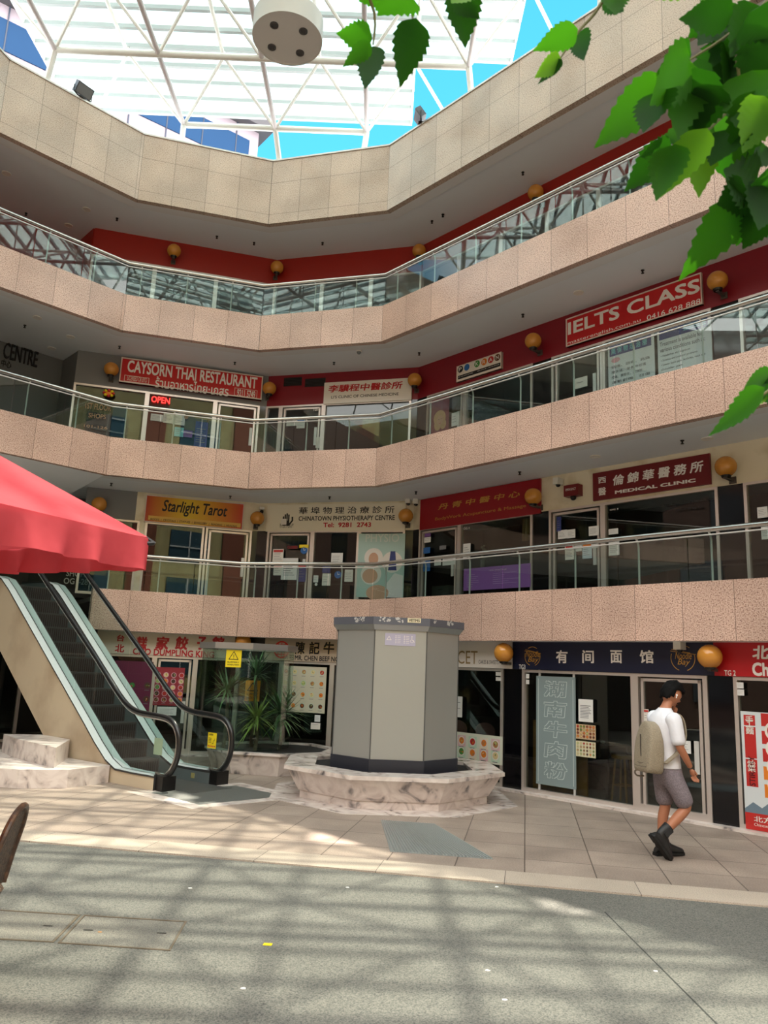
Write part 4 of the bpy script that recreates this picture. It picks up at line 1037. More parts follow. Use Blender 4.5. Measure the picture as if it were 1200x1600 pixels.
uS2 = W.uz(957, 1172, -.9)[0]
b = MB(); b.sphere((0, .025, 0), .03, 8, 6, (1.4, .8, 1)); tag(b.build('paper_napkin', PAPER, None, W.at(W.uz(945, 1172, -.9)[0], .75, -.85)), 'crumpled white napkin on the dark noodle shop table', 'napkin')
for px, lab in ((704, 'pink chair behind the cake poster, beside the kiosk'), (747, 'pink chair behind the cake poster, nearer the black pilaster')):
    t = thing('cafe_chair', lab, 'chair', W.at(W.uz(px, 1140, -.5)[0], 0, -.5)); m = mat('pink_seat', (196, 140, 138), .5)
    b = MB(); b.box(-.2, .2, .42, .46, -.2, .2); b.build('seat', m, t)
    b = MB(); pts = [(.2 * math.cos(R_(a)), .46 + .44 * max(.0, 1) * (.72 + .28 * math.sin(R_(a))), -.2) for a in range(0, 181, 20)]
    b.add([(p[0], p[1], -.2) for p in pts] + [(p[0], p[1], -.17) for p in pts] , [tuple(range(9, -1, -1)), tuple(range(10, 20))]); 
    b.box(-.2, .2, .46, .79, -.2, -.17); b.build('backrest', m, t)
    for x in (-.18, .18):
        for z in (-.18, .18): b = MB(); b.tube([(x, 0, z), (x * .9, .42, z * .9)], .012, 6); b.build('leg', BLK, t)
# cabinet behind the acupuncture door
b = MB(); uC = RR.uz(686, 915, -.6)[0]; b.box(0, .5, 0, .62, -.4, 0); t = tag(b.build('filing_cabinet', mat('cabinet_grey', (170, 172, 168), .5), None, RR.at(uC - .15, Z1T - .15, -.55)), 'grey cabinet behind the acupuncture door', 'cabinet')
for i in range(3): b = MB(); b.box(.02, .48, .03 + .2 * i, .21 + .2 * i, 0, .012); d = b.build('drawer', MATS['cabinet_grey'], t); h = MB(); h.box(.2, .3, .13 + .2 * i, .145 + .2 * i, .012, .03); h.build('handle', BLK, d)
# vase and curtain in the acupuncture window
u, z = RR.uz(754, 885, -.15); b = MB(); b.lathe([(.03, 0), (.045, .03), (.035, .1), (.05, .14)], 14, axis='y'); v = thing('flower_vase', 'white flowers in a small vase above the purple poster', 'vase', RR.at(u, z - .02, -.15)); b.build('vase', PAPER, v, None, True)
b = MB()
for i in range(16): b.sphere((random.uniform(-.03, .05), .16 + .016 * i, random.uniform(-.03, .03)), .022, 6, 5)
b.build('blossoms', mat('blossom', (206, 206, 176), .6), v)
u0, u1 = RR.uz(808, 850)[0], RR.uz(832, 850)[0]; b = MB()
n = 14
for i in range(n):
    a, c = u0 + (u1 - u0) * i / n, u0 + (u1 - u0) * (i + 1) / n; wa, wc = -.14 + .02 * (i % 2), -.14 + .02 * ((i + 1) % 2)
    b.quad((a, HEAD1 - .45, wa), (c, HEAD1 - .45, wc), (c, HEAD1 - .05, wc), (a, HEAD1 - .05, wa))
tag(b.build('curtain', mat('yellow_curtain', (176, 140, 86), .7), None, RR.M), 'short yellow curtain in the corner of the acupuncture window', 'curtain')

# ------------------------------------------------------------------ cameras, vents, sprinklers, downlights
def cctv(W, px, py, label, dome=False):
    u, z = W.uz(px, py, .12); t = thing('security_camera', label, 'camera', W.at(u, z, 0)); b = MB()
    b.box(-.05, .05, -.05, .06, .04, .2) if not dome else b.box(-.05, .05, .0, .05, .03, .15); b.build('housing', mat('camera_white', (222, 220, 212), .4), t)
    b = MB(); b.sphere((0, -.05, .12), .042, 14, 10); b.build('lens', BLK, t, None, True)
    b = MB(); b.box(-.02, .02, .0, .03, 0, .05); b.build('bracket', mat('bracket_grey'), t); return t
cctv(M1, 409, 796, 'small security camera above the amber lamp between tarot and physiotherapy signs', True)
cctv(M2, 638, 783, 'left one of two white security cameras above the lamp beside the crimson sign')
cctv(M2, 650, 784, 'right one of two white security cameras, touching the crimson sign')
cctv(RR, 872, 753, 'white security camera on the cream wall right of the crimson sign')
cctv(WG['R'], 1062, 1009, 'white security camera over the right gold emblem of the navy sign')
u, z = RR.uz(894, 766, .1); t = thing('alarm_box', 'dark red alarm box on the cream wall left of the medical clinic sign', 'alarm box', RR.at(u, z, 0))
b = MB(); b.box(-.14, .14, -.1, .09, 0, .14); b.build('casing', SMAR, t); b = MB(); b.sphere((0, -.12, .07), .05, 12, 8); b.build('sounder', BLK, t, None, True)
lettering('EMERGENCY', -.1, -.01, .1, .03, .143, WLET, t, .0)
for (a, c, lab) in (((444, 590.5), (471, 602), 'left dark vent on the crimson wall'), ((477, 592), (508, 603), 'right dark vent beside the white Chinese medicine sign')):
    u0, z0, u1, z1 = M2.rect(a, c, .01); t = thing('wall_vent', lab, 'vent', M2.at(u0, z0, 0)); wd, ht = u1 - u0, z1 - z0
    b = MB(); b.box(0, wd, 0, ht, 0, .01); b.build('backing', BLK, t); b = MB()
    for i in range(6): b.box(.01, wd - .01, ht * (i + .3) / 6, ht * (i + .6) / 6, .01, .02)
    b.build('slats', mat('vent_grey', (40, 36, 38), .5), t)
SPM = None
CZ = {3: PB + .03, 2: Z3B + .03, 1: Z2B + .03}
SPL = {3: [(41, 333), (183, 341), (339, 369), (397, 379), (504, 379), (675, 345), (692, 335), (817, 269)], 2: [(39, 508), (187, 541), (367, 566), (522, 566), (655, 551), (817, 491), (1004, 422)], 1: [(174, 755), (360, 775), (515, 776), (650, 768), (812, 737), (1066, 688)]}
LEVEL = {3: 'top', 2: 'middle', 1: 'lowest'}
ORD = ['first', 'second', 'third', 'fourth', 'fifth', 'sixth', 'seventh', 'eighth']
b = MB(); b.lathe([(.028, 0), (.028, -.012), (.012, -.014), (.012, -.045), (.025, -.05), (.025, -.055), (0, -.055)], 10); SPM = b.mesh('sprinkler', BLK)
for lv in (3, 2, 1):
    for i, (px, py) in enumerate(SPL[lv]):
        p = at_z(px, py, CZ[lv]); tag(link('sprinkler', SPM, None, T(p.x, p.y, CZ[lv])), '%s small dark sprinkler from the left on the %s gallery ceiling' % (ORD[i], LEVEL[lv]), 'sprinkler', 'ceiling sprinklers')
b = MB(); b.lathe([(.085, 0), (.085, -.012), (.06, -.006)], 20); DRM = b.mesh('ring', WHITE)
p = at_z(561, 547, CZ[2]); t = thing('dome_camera', 'small white dome camera on the middle gallery ceiling above the Chinese medicine sign', 'camera', T(p.x, p.y, CZ[2]))
bq = MB(); bq.lathe([(.06, 0), (.06, -.03), (.05, -.04), (0, -.04)], 18); bq.build('mount', WHITE, t, None, True)
bq = MB(); bq.sphere((0, 0, -.045), .045, 16, 10); bq.build('dome', mat('dome_grey', (120, 122, 124), .15), t, None, True)
b = MB(); b.lathe([(0, -.004), (.06, -.004)], 20); DIM = b.mesh('diffuser', mat('downlight_off', (170, 172, 170), .3))
for lv, pts in ((3, [(10, 271), (135, 327), (107, 352)]), (2, [(58, 496), (110, 526), (81, 544), (904, 457)]), (1, [(930, 713), (1105, 685)])):
    for i, (px, py) in enumerate(pts):
        p = at_z(px, py, CZ[lv]); t = thing('downlight', '%s round white downlight from the left on the %s gallery ceiling' % (ORD[i], LEVEL[lv]), 'ceiling light', T(p.x, p.y, CZ[lv]), 'round downlights')
        link('ring', DRM, t); link('diffuser', DIM, t)

# ------------------------------------------------------------------ kiosk and planters
def octa(cx, cy, R, th=R_(-110.3)): return [(cx + R * math.cos(th + i * math.pi / 4), cy + R * math.sin(th + i * math.pi / 4)) for i in range(8)]
KX, KY = .265, 11.548
kl = T(KX, KY, 0)
t = thing('stone_planter', 'octagonal white and grey marble planter around the grey kiosk', 'planter', kl)
b = MB(); b.prism(octa(0, 0, 1.36), 0, .10, 0); b.prism(octa(0, 0, 1.38), .10, .37, 0, octa(0, 0, 1.55)); b.build('body', MARB, t)
b = MB(); b.ring(octa(0, 0, 1.60), octa(0, 0, 1.16), .37, .42); b.build('rim', marble('marble_rim', .2), t)
b = MB(); b.prism(octa(0, 0, 1.17), .372, .376); b.build('soil', mat('dark_soil', (34, 32, 32), .9, bump=(40, .6)), t)
t = thing('kiosk', 'tall grey octagonal kiosk standing in the marble planter', 'kiosk', T(KX, KY, .375))
KG = mat('kiosk_steel', (168, 169, 165), .4, .4); KB = mat('kiosk_base', (50, 52, 62), .4, .2); KC = mat('kiosk_cap', (92, 94, 104), .5, .1)
b = MB(); b.prism(octa(0, 0, .945), 0, .18); b.build('plinth', KB, t)
b = MB(); b.prism(octa(0, 0, .92), .18, 1.88); b.build('body', KG, t)
b = MB()
for p in octa(0, 0, .921): b.tube([(p[0], p[1], .18), (p[0], p[1], 1.88)], .008, 6)
b.build('corner_seam', mat('seam_dark', (96, 98, 98), .4, .4), t)
b = MB(); b.prism(octa(0, 0, .94), 1.86, 1.93, 0, octa(0, 0, .99)); b.build('cornice', mat('cornice_metal', (176, 176, 176), .3, .7), t)
b = MB(); b.prism(octa(0, 0, 1.0), 1.93, 2.03); b.build('cap', KC, t)
# front face stickers
o8 = octa(KX, KY, .92); WK = Wall(o8[0], (o8[1][0] - o8[0][0], o8[1][1] - o8[0][1]))
u0, z0, u1, z1 = WK.rect((602, 989), (649, 1010), .005)
s_ = thing('information_plate', 'lilac information plate with white pictograms on the front of the kiosk', 'plate', WK.at(u0, z0, .002)); wd, ht = u1 - u0, z1 - z0
b = MB(); b.box(0, wd, 0, ht, 0, .003); b.build('plate', mat('lilac_plate', (176, 172, 194), .4), s_)
b = MB(); x = wd * .13; stroke(b, [(x - .03, ht * .45), (x + .03, ht * .45), (x, ht * .75), (x - .03, ht * .45)], .006, .004)
for i in range(5):
    for c in (.34, .62): b.box(wd * c, wd * c + .012, ht * (.2 + .14 * i), ht * (.27 + .14 * i), .003, .004); b.box(wd * c + .025, wd * c + .07, ht * (.22 + .14 * i), ht * (.25 + .14 * i), .003, .004)
disc(b, (wd * .88, ht * .78), .008, .004, 10); stroke(b, [(wd * .88, ht * .7), (wd * .88, ht * .5), (wd * .93, ht * .48), (wd * .96, ht * .32)], .007, .004); annulus(b, (wd * .88, ht * .42), .018, .023, .004, 14, 0, 140, 370)
b.build('pictograms', WHITE, s_)
o9 = octa(KX, KY, 1.0); WC = Wall(o9[0], (o9[1][0] - o9[0][0], o9[1][1] - o9[0][1])); WCl = Wall(o9[7], (o9[0][0] - o9[7][0], o9[0][1] - o9[7][1])); WCr = Wall(o9[1], (o9[2][0] - o9[1][0], o9[2][1] - o9[1][1]))
u0, z0, u1, z1 = WC.rect((637, 965.5), (657.5, 973.5), .003)
s_ = thing('sticker', 'cream sticker with black capitals on the kiosk cap', 'sticker', WC.at(u0, z0, .002)); b = MB(); b.box(0, u1 - u0, 0, z1 - z0, 0, .002); b.build('label', mat('cream_sticker', (226, 214, 180), .5), s_)
lettering('VETMS', .015, .012, u1 - u0 - .015, z1 - z0 - .012, .003, INK, s_, .03)
def scuff(Wk, px, py, n, sd, lab, wpx=12):
    rnd = random.Random(sd); b = MB(); u, z = Wk.uz(px, py, .002); 
    for i in range(n):
        x, y = rnd.uniform(-1, 1) * wpx * .0075, rnd.uniform(-.03, .03); r = rnd.uniform(.006, .02); k = rnd.randint(5, 8); a0 = rnd.uniform(0, 6)
        b.add([(x + r * rnd.uniform(.5, 1.3) * math.cos(a0 + 6.28 * j / k), y + r * rnd.uniform(.5, 1.2) * math.sin(a0 + 6.28 * j / k), .0005 + i * .0001) for j in range(k)], [tuple(range(k))])
    tag(b.build('torn_sticker', mat('torn_paper', (190, 188, 186), .7), None, Wk.at(u, z, .002)), lab, 'sticker')
scuff(WCl, 562, 968, 26, 1, 'long torn pale sticker remains on the left face of the kiosk cap', 13); scuff(WC, 601, 968, 14, 2, 'faint torn sticker remains left of centre on the kiosk cap', 10); scuff(WC, 624, 968.5, 12, 3, 'torn pale sticker just left of the lettered one on the kiosk cap', 7)
scuff(WCr, 680, 971, 9, 4, 'small torn sticker near the right corner of the kiosk cap', 4); scuff(WCr, 703, 974, 18, 5, 'wide torn sticker on the right face of the kiosk cap', 9)
# drain surround of pale marble on the paving
b = MB(); b.ring(octa(KX, KY, 1.78), octa(KX, KY, 1.30), -.01, .004); struct(b.build('trim_30', MATS['marble_rim']), 'pale marble border on the paving round the kiosk planter')
# plant enclosure
PX_, PY_ = -1.72, 13.85
t = thing('stone_planter', 'marble planter under the glass plant enclosure behind the kiosk', 'planter', T(PX_, PY_, 0)); th2 = R_(-122)
b = MB(); b.prism(octa(0, 0, 1.0, th2), 0, .31, 0, octa(0, 0, 1.1, th2)); b.build('body', MARB, t)
b = MB(); b.ring(octa(0, 0, 1.14, th2), octa(0, 0, .98, th2), .31, .345); b.build('rim', MATS['marble_rim'], t)
b = MB(); b.prism(octa(0, 0, .99, th2), .312, .316); b.build('soil', MATS['dark_soil'], t)
GX, GY, GR = -2.22, 13.72, .78
gt = thing('glass_enclosure', 'octagonal glass enclosure with a steel top ring around the yuccas', 'enclosure', T(GX, GY, .345))
og = octa(0, 0, GR, th2)
for i in range(8):
    a, c = Vector(og[i]), Vector(og[(i + 1) % 8]); d = (c - a).normalized(); n = Vector((d.y, -d.x)); b = MB()
    a2, c2 = a + d * .006, c - d * .006; b.prism([a2, c2, c2 - n * .01, a2 - n * .01], 0, 1.62); b.build('glass_panel', GLASS_P, gt)
b = MB(); b.ring(octa(0, 0, GR + .06, th2), octa(0, 0, GR - .06, th2), 1.60, 1.70); b.build('top_ring', mat('ring_metal', (170, 166, 164), .3, .6), gt)
def wplate(tl, br, label, m, txt=True):
    a, c = Vector(og[0]), Vector(og[1]); Wq = Wall((a.x + GX, a.y + GY), (c - a)); u0, z0, u1, z1 = Wq.rect(tl, br, .006); wd, ht = u1 - u0, z1 - z0
    s = thing('warning_plate', label, 'plate', Wq.at(u0, z0, .002)); b = MB(); b.box(0, wd, 0, ht, 0, .004); b.build('plate', m, s)
    b = MB(); stroke(b, [(wd * .2, ht * .45), (wd * .8, ht * .45), (wd * .5, ht * .9), (wd * .2, ht * .45)], .012, .005); b.box(wd * .48, wd * .52, ht * .58, ht * .74, .004, .005); b.box(wd * .48, wd * .52, ht * .5, ht * .54, .004, .005); b.build('warning_triangle', INK, s)
    lettering('SLIPPERY', wd * .12, ht * .24, wd * .88, ht * .33, .005, INK, s, .01); lettering('WHEN WET', wd * .12, ht * .09, wd * .88, ht * .18, .005, INK, s, .01)
wplate((354, 1015), (376, 1043), 'bright yellow slippery when wet plate at the top of the glass enclosure', YELL)
a, c = Vector(og[4]), Vector(og[5])
s = thing('warning_plate', 'amber slippery when wet plate at the back of the glass enclosure', 'plate', T(GX + .02, GY + .55, 1.25)); b = MB(); b.box(-.13, .13, -.004, 0, -.18, .18); b.build('plate', mat('amber_plate', (226, 150, 30), .5), s)
Mx = Matrix(((1, 0, 0, 0), (0, 0, -1, 0), (0, 1, 0, 0), (0, 0, 0, 1)))
b = MB(); stroke(b, [(-.09, .0), (.09, 0), (0, .14), (-.09, 0)], .014, .006); q = b.build('warning_triangle', INK, s, Mx)
q = lettering('SLIPPERY', -.1, -.08, .1, -.04, .006, INK, s, .01, M=Mx); q = lettering('WHEN WET', -.1, -.14, .1, -.1, .006, INK, s, .01, M=Mx)
def yucca(x, y, h, n, ln, label, sd, cols=(74, 104, 60)):
    rnd = random.Random(sd); t = thing('yucca_plant', label, 'plant', T(x, y, .315))
    b = MB(); b.tube([(0, 0, 0), (.02, .01, h * .5), (0, 0, h)], .03, 8, rs=[.035, .03, .028]); b.build('stem', mat('yucca_stem', (96, 84, 66), .8), t, None, True)
    b = MB()
    for i in range(n):
        az = rnd.uniform(0, 6.283); el = rnd.uniform(-.45, 1.25); L = ln * rnd.uniform(.75, 1.1); wd = rnd.uniform(.016, .026); droop = rnd.uniform(.1, .5) * L * (1 if el < .6 else .3)
        d = Vector((math.cos(az) * math.cos(el), math.sin(az) * math.cos(el), math.sin(el))); sd_ = d.cross(Vector((0, 0, 1))).normalized(); p0 = Vector((0, 0, h + rnd.uniform(-.12, .06))); vs = []
        for k in range(5):
            f = k / 4; c = p0 + d * (L * f) - Vector((0, 0, 1)) * (droop * f * f); wq = wd * (1 - f ** 1.6) + .001; vs += [c - sd_ * wq, c + sd_ * wq]
        b.add(vs, [(2 * k, 2 * k + 1, 2 * k + 3, 2 * k + 2) for k in range(4)], rnd.randrange(2))
    b.build('foliage', [mat('yucca_leaf%d' % (sd % 7), cols, .5), mat('yucca_leaf_pale%d' % (sd % 7), tuple(min(255, int(c * 1.35)) for c in cols), .5)], t)
yucca(GX - .30, GY - .1, .95, 90, .52, 'yucca on the left inside the glass enclosure', 1, (84, 112, 74))
yucca(GX + .25, GY - .25, .55, 90, .50, 'low yucca with yellow green leaves at the front of the glass enclosure', 2, (112, 126, 62))
yucca(GX + .62, PY_ - .1, .62, 120, .55, 'large dense yucca on the right of the glass enclosure', 3, (66, 92, 58))
yucca(GX + .1, GY + .3, 1.25, 60, .50, 'tall yucca at the back of the glass enclosure', 4, (58, 84, 54))

# ------------------------------------------------------------------ escalator
E0 = Vector((-2.86, 11.12)); ea = hd(143.0); eb = Vector((ea.y, -ea.x))
EM = Matrix(((ea.x, -eb.x, 0, E0.x), (ea.y, -eb.y, 0, E0.y), (0, 0, 1, 0), (0, 0, 0, 1)))
esc = thing('escalator', 'escalator with glass sides and black handrails rising left to the lowest gallery', 'escalator', EM)
DECK = [(-.02, .19), (.5, .19), (.86, .20), (1.1, .30), (1.4, .51), (1.82, .84), (2.94, 1.70), (4.02, 2.53), (4.4, 2.82), (4.7, 3.02), (5.0, 3.09), (5.8, 3.10)]
def deck_z(s):
    for (a, za), (b_, zb) in zip(DECK, DECK[1:]):
        if a <= s <= b_: return za + (zb - za) * (s - a) / (b_ - a)
    return DECK[0][1] if s < 0 else DECK[-1][1]
RAIL = [(.12, .17), (-.02, .15), (-.14, .20), (-.24, .31), (-.295, .45), (-.305, .60), (-.275, .74), (-.20, .85), (-.08, .92), (.1, .95), (.44, .965), (.68, .99), (.92, 1.07), (1.24, 1.28), (1.81, 1.72), (2.85, 2.48), (3.9, 3.25), (4.35, 3.58), (4.65, 3.77), (5.0, 3.87), (5.8, 3.88)]
def low_z(s): return 0.0 if s < 2.15 else .77 * (s - 2.15)
SS = [-.02, .3, .6, .86, 1.1, 1.4, 1.82, 2.15, 2.94, 3.5, 4.02, 4.4, 4.7, 5.0, 5.8]
CLAD = mat('beige_cladding', (206, 190, 164), .35, .0, .5, noise=(1.2, (180, 160, 134), .5, .72))
b = MB()
for y0, y1_ in ((.125, .10), (-1.05, -1.075)):
    for s0, s1 in zip(SS, SS[1:]):
        b.add([(s0, y0, low_z(s0)), (s1, y0, low_z(s1)), (s1, y0, deck_z(s1) - .02), (s0, y0, deck_z(s0) - .02), (s0, y1_, low_z(s0)), (s1, y1_, low_z(s1)), (s1, y1_, deck_z(s1) - .02), (s0, y1_, deck_z(s0) - .02)], [(0, 1, 2, 3), (7, 6, 5, 4), (3, 2, 6, 7), (0, 4, 5, 1)])
for s0, s1 in zip(SS[7:], SS[8:]): b.quad((s0, .125, low_z(s0)), (s1, .125, low_z(s1)), (s1, -1.075, low_z(s1)), (s0, -1.075, low_z(s0)))
b.build('truss_cladding', CLAD, esc)
DKM = mat('deck_aluminium', (226, 236, 236), .35, .1); EDG = mat('deck_edge', (62, 62, 62), .4, .3)
for yo, yi in ((.14, -.12), (-1.09, -.83)):
    b = MB()
    for (s0, z0), (s1, z1) in zip(DECK, DECK[1:]):
        b.quad((s0, yo, z0), (s1, yo, z1), (s1, yi, z1), (s0, yi, z0), 0); b.quad((s0, yo, z0), (s1, yo, z1), (s1, yo, z1 - .025), (s0, yo, z0 - .025), 1); b.quad((s0, yi, z0), (s1, yi, z1), (s1, yi, z1 - .035), (s0, yi, z0 - .035), 1)
        ym = (yo + yi) / 2; q = .008; b.quad((s0, ym - q, z0 + .003), (s1, ym - q, z1 + .003), (s1, ym + q, z1 + .003), (s0, ym + q, z0 + .003), 1)
    b.quad((DECK[0][0], yo, .2), (DECK[0][0], yi, .2), (DECK[0][0], yi, 0), (DECK[0][0], yo, 0), 1)
    b.build('deck', [DKM, EDG], esc)
    b = MB()
    for (s0, z0), (s1, z1) in zip(DECK, DECK[1:]): b.quad((s0, yi, z0 - .035), (s1, yi, z1 - .035), (s1, yi, max(0, z1 - .34)), (s0, yi, max(0, z0 - .34)))
    b.build('skirt_panel', mat('skirt_grey', (126, 136, 138), .35, .5), esc)
EGL = glass('escalator_glass', (214, 228, 224), 1.45)
def rail_z(s):
    for (a, za), (b_, zb) in zip(RAIL[9:], RAIL[10:]):
        if a <= s <= b_: return za + (zb - za) * (s - a) / (b_ - a)
HR = mat('rubber_black', (24, 24, 26), .28, 0, .6); HRT = mat('rail_track', (176, 170, 162), .25, .9)
for y in (0, -.95):
    fan = [(s, z) for s, z in RAIL[1:10]]
    b = MB(); c = (.1, .5); n = len(fan)
    b.add([(s + .03 * (c[0] - s), y, z + .03 * (c[1] - z)) for s, z in fan] + [(.1, y, .2)], [tuple(range(n + 1))])
    for s0, s1 in ((.1, .62), (.62, 1.14)): b.quad((s0, y, deck_z(s0)), (s1 - .006, y, deck_z(s1)), (s1 - .006, y, rail_z(s1) - .04), (s0, y, rail_z(s0) - .04))
    b.build('glass_end', EGL, esc)
    s0 = 1.14
    while s0 < 5.7:
        s1 = min(5.8, s0 + 1.17); b = MB(); xs = [s0 + (s1 - s0 - .008) * i / 5 for i in range(6)]
        for p, q in zip(xs, xs[1:]): b.quad((p, y, deck_z(p)), (q, y, deck_z(q)), (q, y, rail_z(q) - .04), (p, y, rail_z(p) - .04))
        b.build('glass_panel', EGL, esc); s0 = s1
    b = MB(); P = [(s, y, z) for s, z in RAIL]
    def smooth(P, k=3):
        P = [Vector(p) for p in P]; o = []
        for i in range(len(P) - 1):
            p0, p1, p2, p3 = P[max(0, i - 1)], P[i], P[i + 1], P[min(len(P) - 1, i + 2)]
            for j in range(k):
                t_ = j / k; o.append(.5 * ((2 * p1) + (p2 - p0) * t_ + (2 * p0 - 5 * p1 + 4 * p2 - p3) * t_ ** 2 + (3 * p1 - p0 - 3 * p2 + p3) * t_ ** 3))
        return o + [P[-1]]
    pts = smooth(P); b.tube(pts, .036, 10, squash=1.0); b.build('handrail', HR, esc, None, True)
    b = MB(); c = Vector((.1, y, .52)); ins = []
    for p in pts:
        q = p.copy()
        if p.x < .12: q += (c - p).normalized() * .036
        else: q.z -= .036
        ins.append(q)
    b.tube(ins, .02, 8, squash=1.3); b.build('rail_track', HRT, esc, None, True)
    b = MB(); b.box(-.17, .10, y - .11, y + .11, 0, .19); b.build('newel_base', BLK, esc)
STEPM = mat('step_grey', (84, 78, 76), .5, .3, bump=(90, .3)); RIS = mat('riser_dark', (62, 48, 46), .5, .3)
for k in range(12):
    s0 = 1.13 + .322 * k; z1 = .245 * (k + 1); b = MB(); b.box(s0, s0 + .322, -.83, -.12, z1 - .03, z1, 0); b.box(s0, s0 + .03, -.83, -.12, z1 - .28, z1 - .03, 1)
    for i in range(18): y = -.825 + .04 * i; b.box(s0 - .004, s0 + .001, y, y + .015, z1 - .27, z1 - .02, 0)
    b.build('step', [STEPM, RIS], esc)
b = MB(); b.box(-.5, 1.13, -.83, -.12, 0, .006); b.build('comb_plate', mat('comb_grey', (96, 96, 94), .5, .5, bump=(60, .4)), esc)
b = MB(); b.box(4.99, 5.8, -.83, -.12, 2.90, 2.945); b.build('comb_plate', MATS['comb_grey'], esc)
b = MB(); b.box(.02, .20, -.945, -.940, .48, .70); q = b.build('caution_sticker', YELL, esc); q['label'] = 'yellow caution sticker'
FX = Matrix(((-1, 0, 0, .2), (0, 0, 1, -.94), (0, 1, 0, .48), (0, 0, 0, 1)))
lettering('CAUTION', .02, .18, .11, .205, .003, INK, q, .03, M=FX)
b = MB()
for i in range(5): disc(b, (.025 + .033 * i, .03), .012, .003, 10, 1)
stroke(b, [(.10, .07), (.125, .07), (.125, .11), (.15, .11), (.15, .14)], .006, .003)
for i in range(4): b.box(.02, .08, .08 + .02 * i, .086 + .02 * i, .002, .003, 0)
b.build('print', [INK, REDP], q, FX)
b = MB(); b.box(.05, .23, -.012, -.006, .44, .66); q = b.build('notice_sticker', mat('sticker_back', (206, 212, 186), .5), esc); q['label'] = 'pale back of a sticker'
b = MB(); b.box(.3, .37, -.829, -.824, .05, .12); b.build('maker_plate', mat('brass_plate', (190, 180, 120), .4, .4), esc)
# marble blocks at the foot of the escalator
def stone(poly, z0, z1, label):
    b = MB(); c = Vector((sum(p[0] for p in poly) / len(poly), sum(p[1] for p in poly) / len(poly))); b.prism([(p[0] - c.x, p[1] - c.y) for p in poly], 0, z1 - z0)
    return tag(b.build('marble_block', MARB, None, T(c.x, c.y, z0)), label, 'stone block')
esl = lambda s, y=.16: (E0.x + ea.x * s - eb.x * y, E0.y + ea.y * s - eb.y * y)
stone([(-4.05, 10.93), esl(.95), esl(2.1), esl(3.4), (-7.0, 12.2), (-5.5, 10.95), (-4.62, 10.74)], 0, .235, 'wide low marble block beside the foot of the escalator')
p1, p2 = at_z(20, 1183, .237), at_z(84, 1200, .237)
stone([(p2.x, p2.y), (p1.x, p1.y), (p1.x - .45, p1.y + .6), (p1.x + .1, p1.y + .75), esl(2.0)], .235, .50, 'smaller marble block stacked on the wide one beside the escalator')
lp = [esl(4.8, .1), esl(8.0, .1), esl(8.0, -2.4), esl(4.8, -1.05)]
b = MB(); b.prism(lp, Z1T - .25, Z1T - .06); struct(b.build('floor', DARKF), 'landing floor at the top of the escalator')
# landing and border
O1, O2, O3 = Vector((-3.22, 10.82)), Vector((-2.13, 9.80)), Vector((-.85, 11.04)); O4 = O1 + O3 - O2; cO = (O1 + O3) / 2
inn = [cO + (p - cO) * .74 for p in (O1, O2, O3, O4)]
b = MB(); b.ring([tuple(p) for p in (O1, O2, O3, O4)], [tuple(p) for p in inn], -.01, .003); struct(b.build('trim_31', MATS['marble_rim']), 'pale marble border round the escalator landing')
b = MB(); b.prism([tuple(p) for p in inn], -.01, .0025); tag(b.build('landing_mat', mat('landing_grey', (92, 94, 90), .7, bump=(80, .5))), 'dark ribbed landing mat in front of the escalator', 'mat')

# ------------------------------------------------------------------ things on the ground
def gq(pts, z=0): return [at_z(px, py, z) for px, py in pts]
q = gq([(595, 1282), (681, 1283), (771, 1343), (610, 1331)]); o = q[3]; ux = (q[2] - q[3]); uy = (q[0] - q[3])
g = Wall((q[3].x, q[3].y), (ux.x, ux.y)); Lx = ux.length; dx = ux.normalized(); dy = Vector((-dx.y, dx.x, 0)); Ly = uy.dot(dy); sk = uy.dot(dx); sk2 = (q[1] - q[3]).dot(dx)
t = thing('drain_grate', 'pale ribbed metal cover plate set in the tiles in front of the kiosk', 'cover plate', T(o.x, o.y, 0) @ Matrix.Rotation(math.atan2(dx.y, dx.x), 4, 'Z'))
GM_ = mat('grate_metal', (176, 182, 182), .35, .6); b = MB(); b.prism([(0, 0), (Lx, 0), (sk2, Ly), (sk, Ly)], -.01, .004); b.build('plate', mat('plate_metal', (150, 156, 156), .4, .5), t)
b = MB()
for i in range(30):
    f = (i + .5) / 30; a = (0 + (sk - 0) * 0 + Lx * f, 0); c = (sk + (sk2 - sk) * f, Ly); b.tube([(a[0], a[1] + .02, .006), (c[0], c[1] - .02, .006)], .0085, 6)
b.build('ribs', GM_, t)
def cover(pts, label):
    q = gq(pts, -.014); c = sum(q, Vector()) / 4; t = thing('pit_cover', label, 'pit cover', T(c.x, c.y, -.014)); P = [(p.x - c.x, p.y - c.y) for p in q]; I = [(x * .965, y * .94) for x, y in P]
    b = MB(); b.ring(P, I, -.01, .004); b.build('frame', mat('cover_frame', (120, 108, 92), .6, .3), t); b = MB(); b.prism([(x * .95, y * .92) for x, y in P], -.01, .002); b.build('lid', granite('lid_aggregate', (118, 116, 108), (78, 78, 76), (150, 145, 134), .8, scale=3.5) if 'lid_aggregate' not in MATS else MATS['lid_aggregate'], t)
    b = MB()
    for s_ in (-1, 1): b.box(s_ * abs(P[2][0]) * .7 - .03, s_ * abs(P[2][0]) * .7 + .03, -.006, .006, .002, .004)
    b.build('lifting_slots', BLK, t)
cover([(90, 1474), (266, 1486), (292, 1440), (131, 1430)], 'square paved pit cover with a metal frame in the street')
cover([(-120, 1462), (84, 1473), (126, 1430), (-60, 1418)], 'paved pit cover cut by the left edge beside the square one')
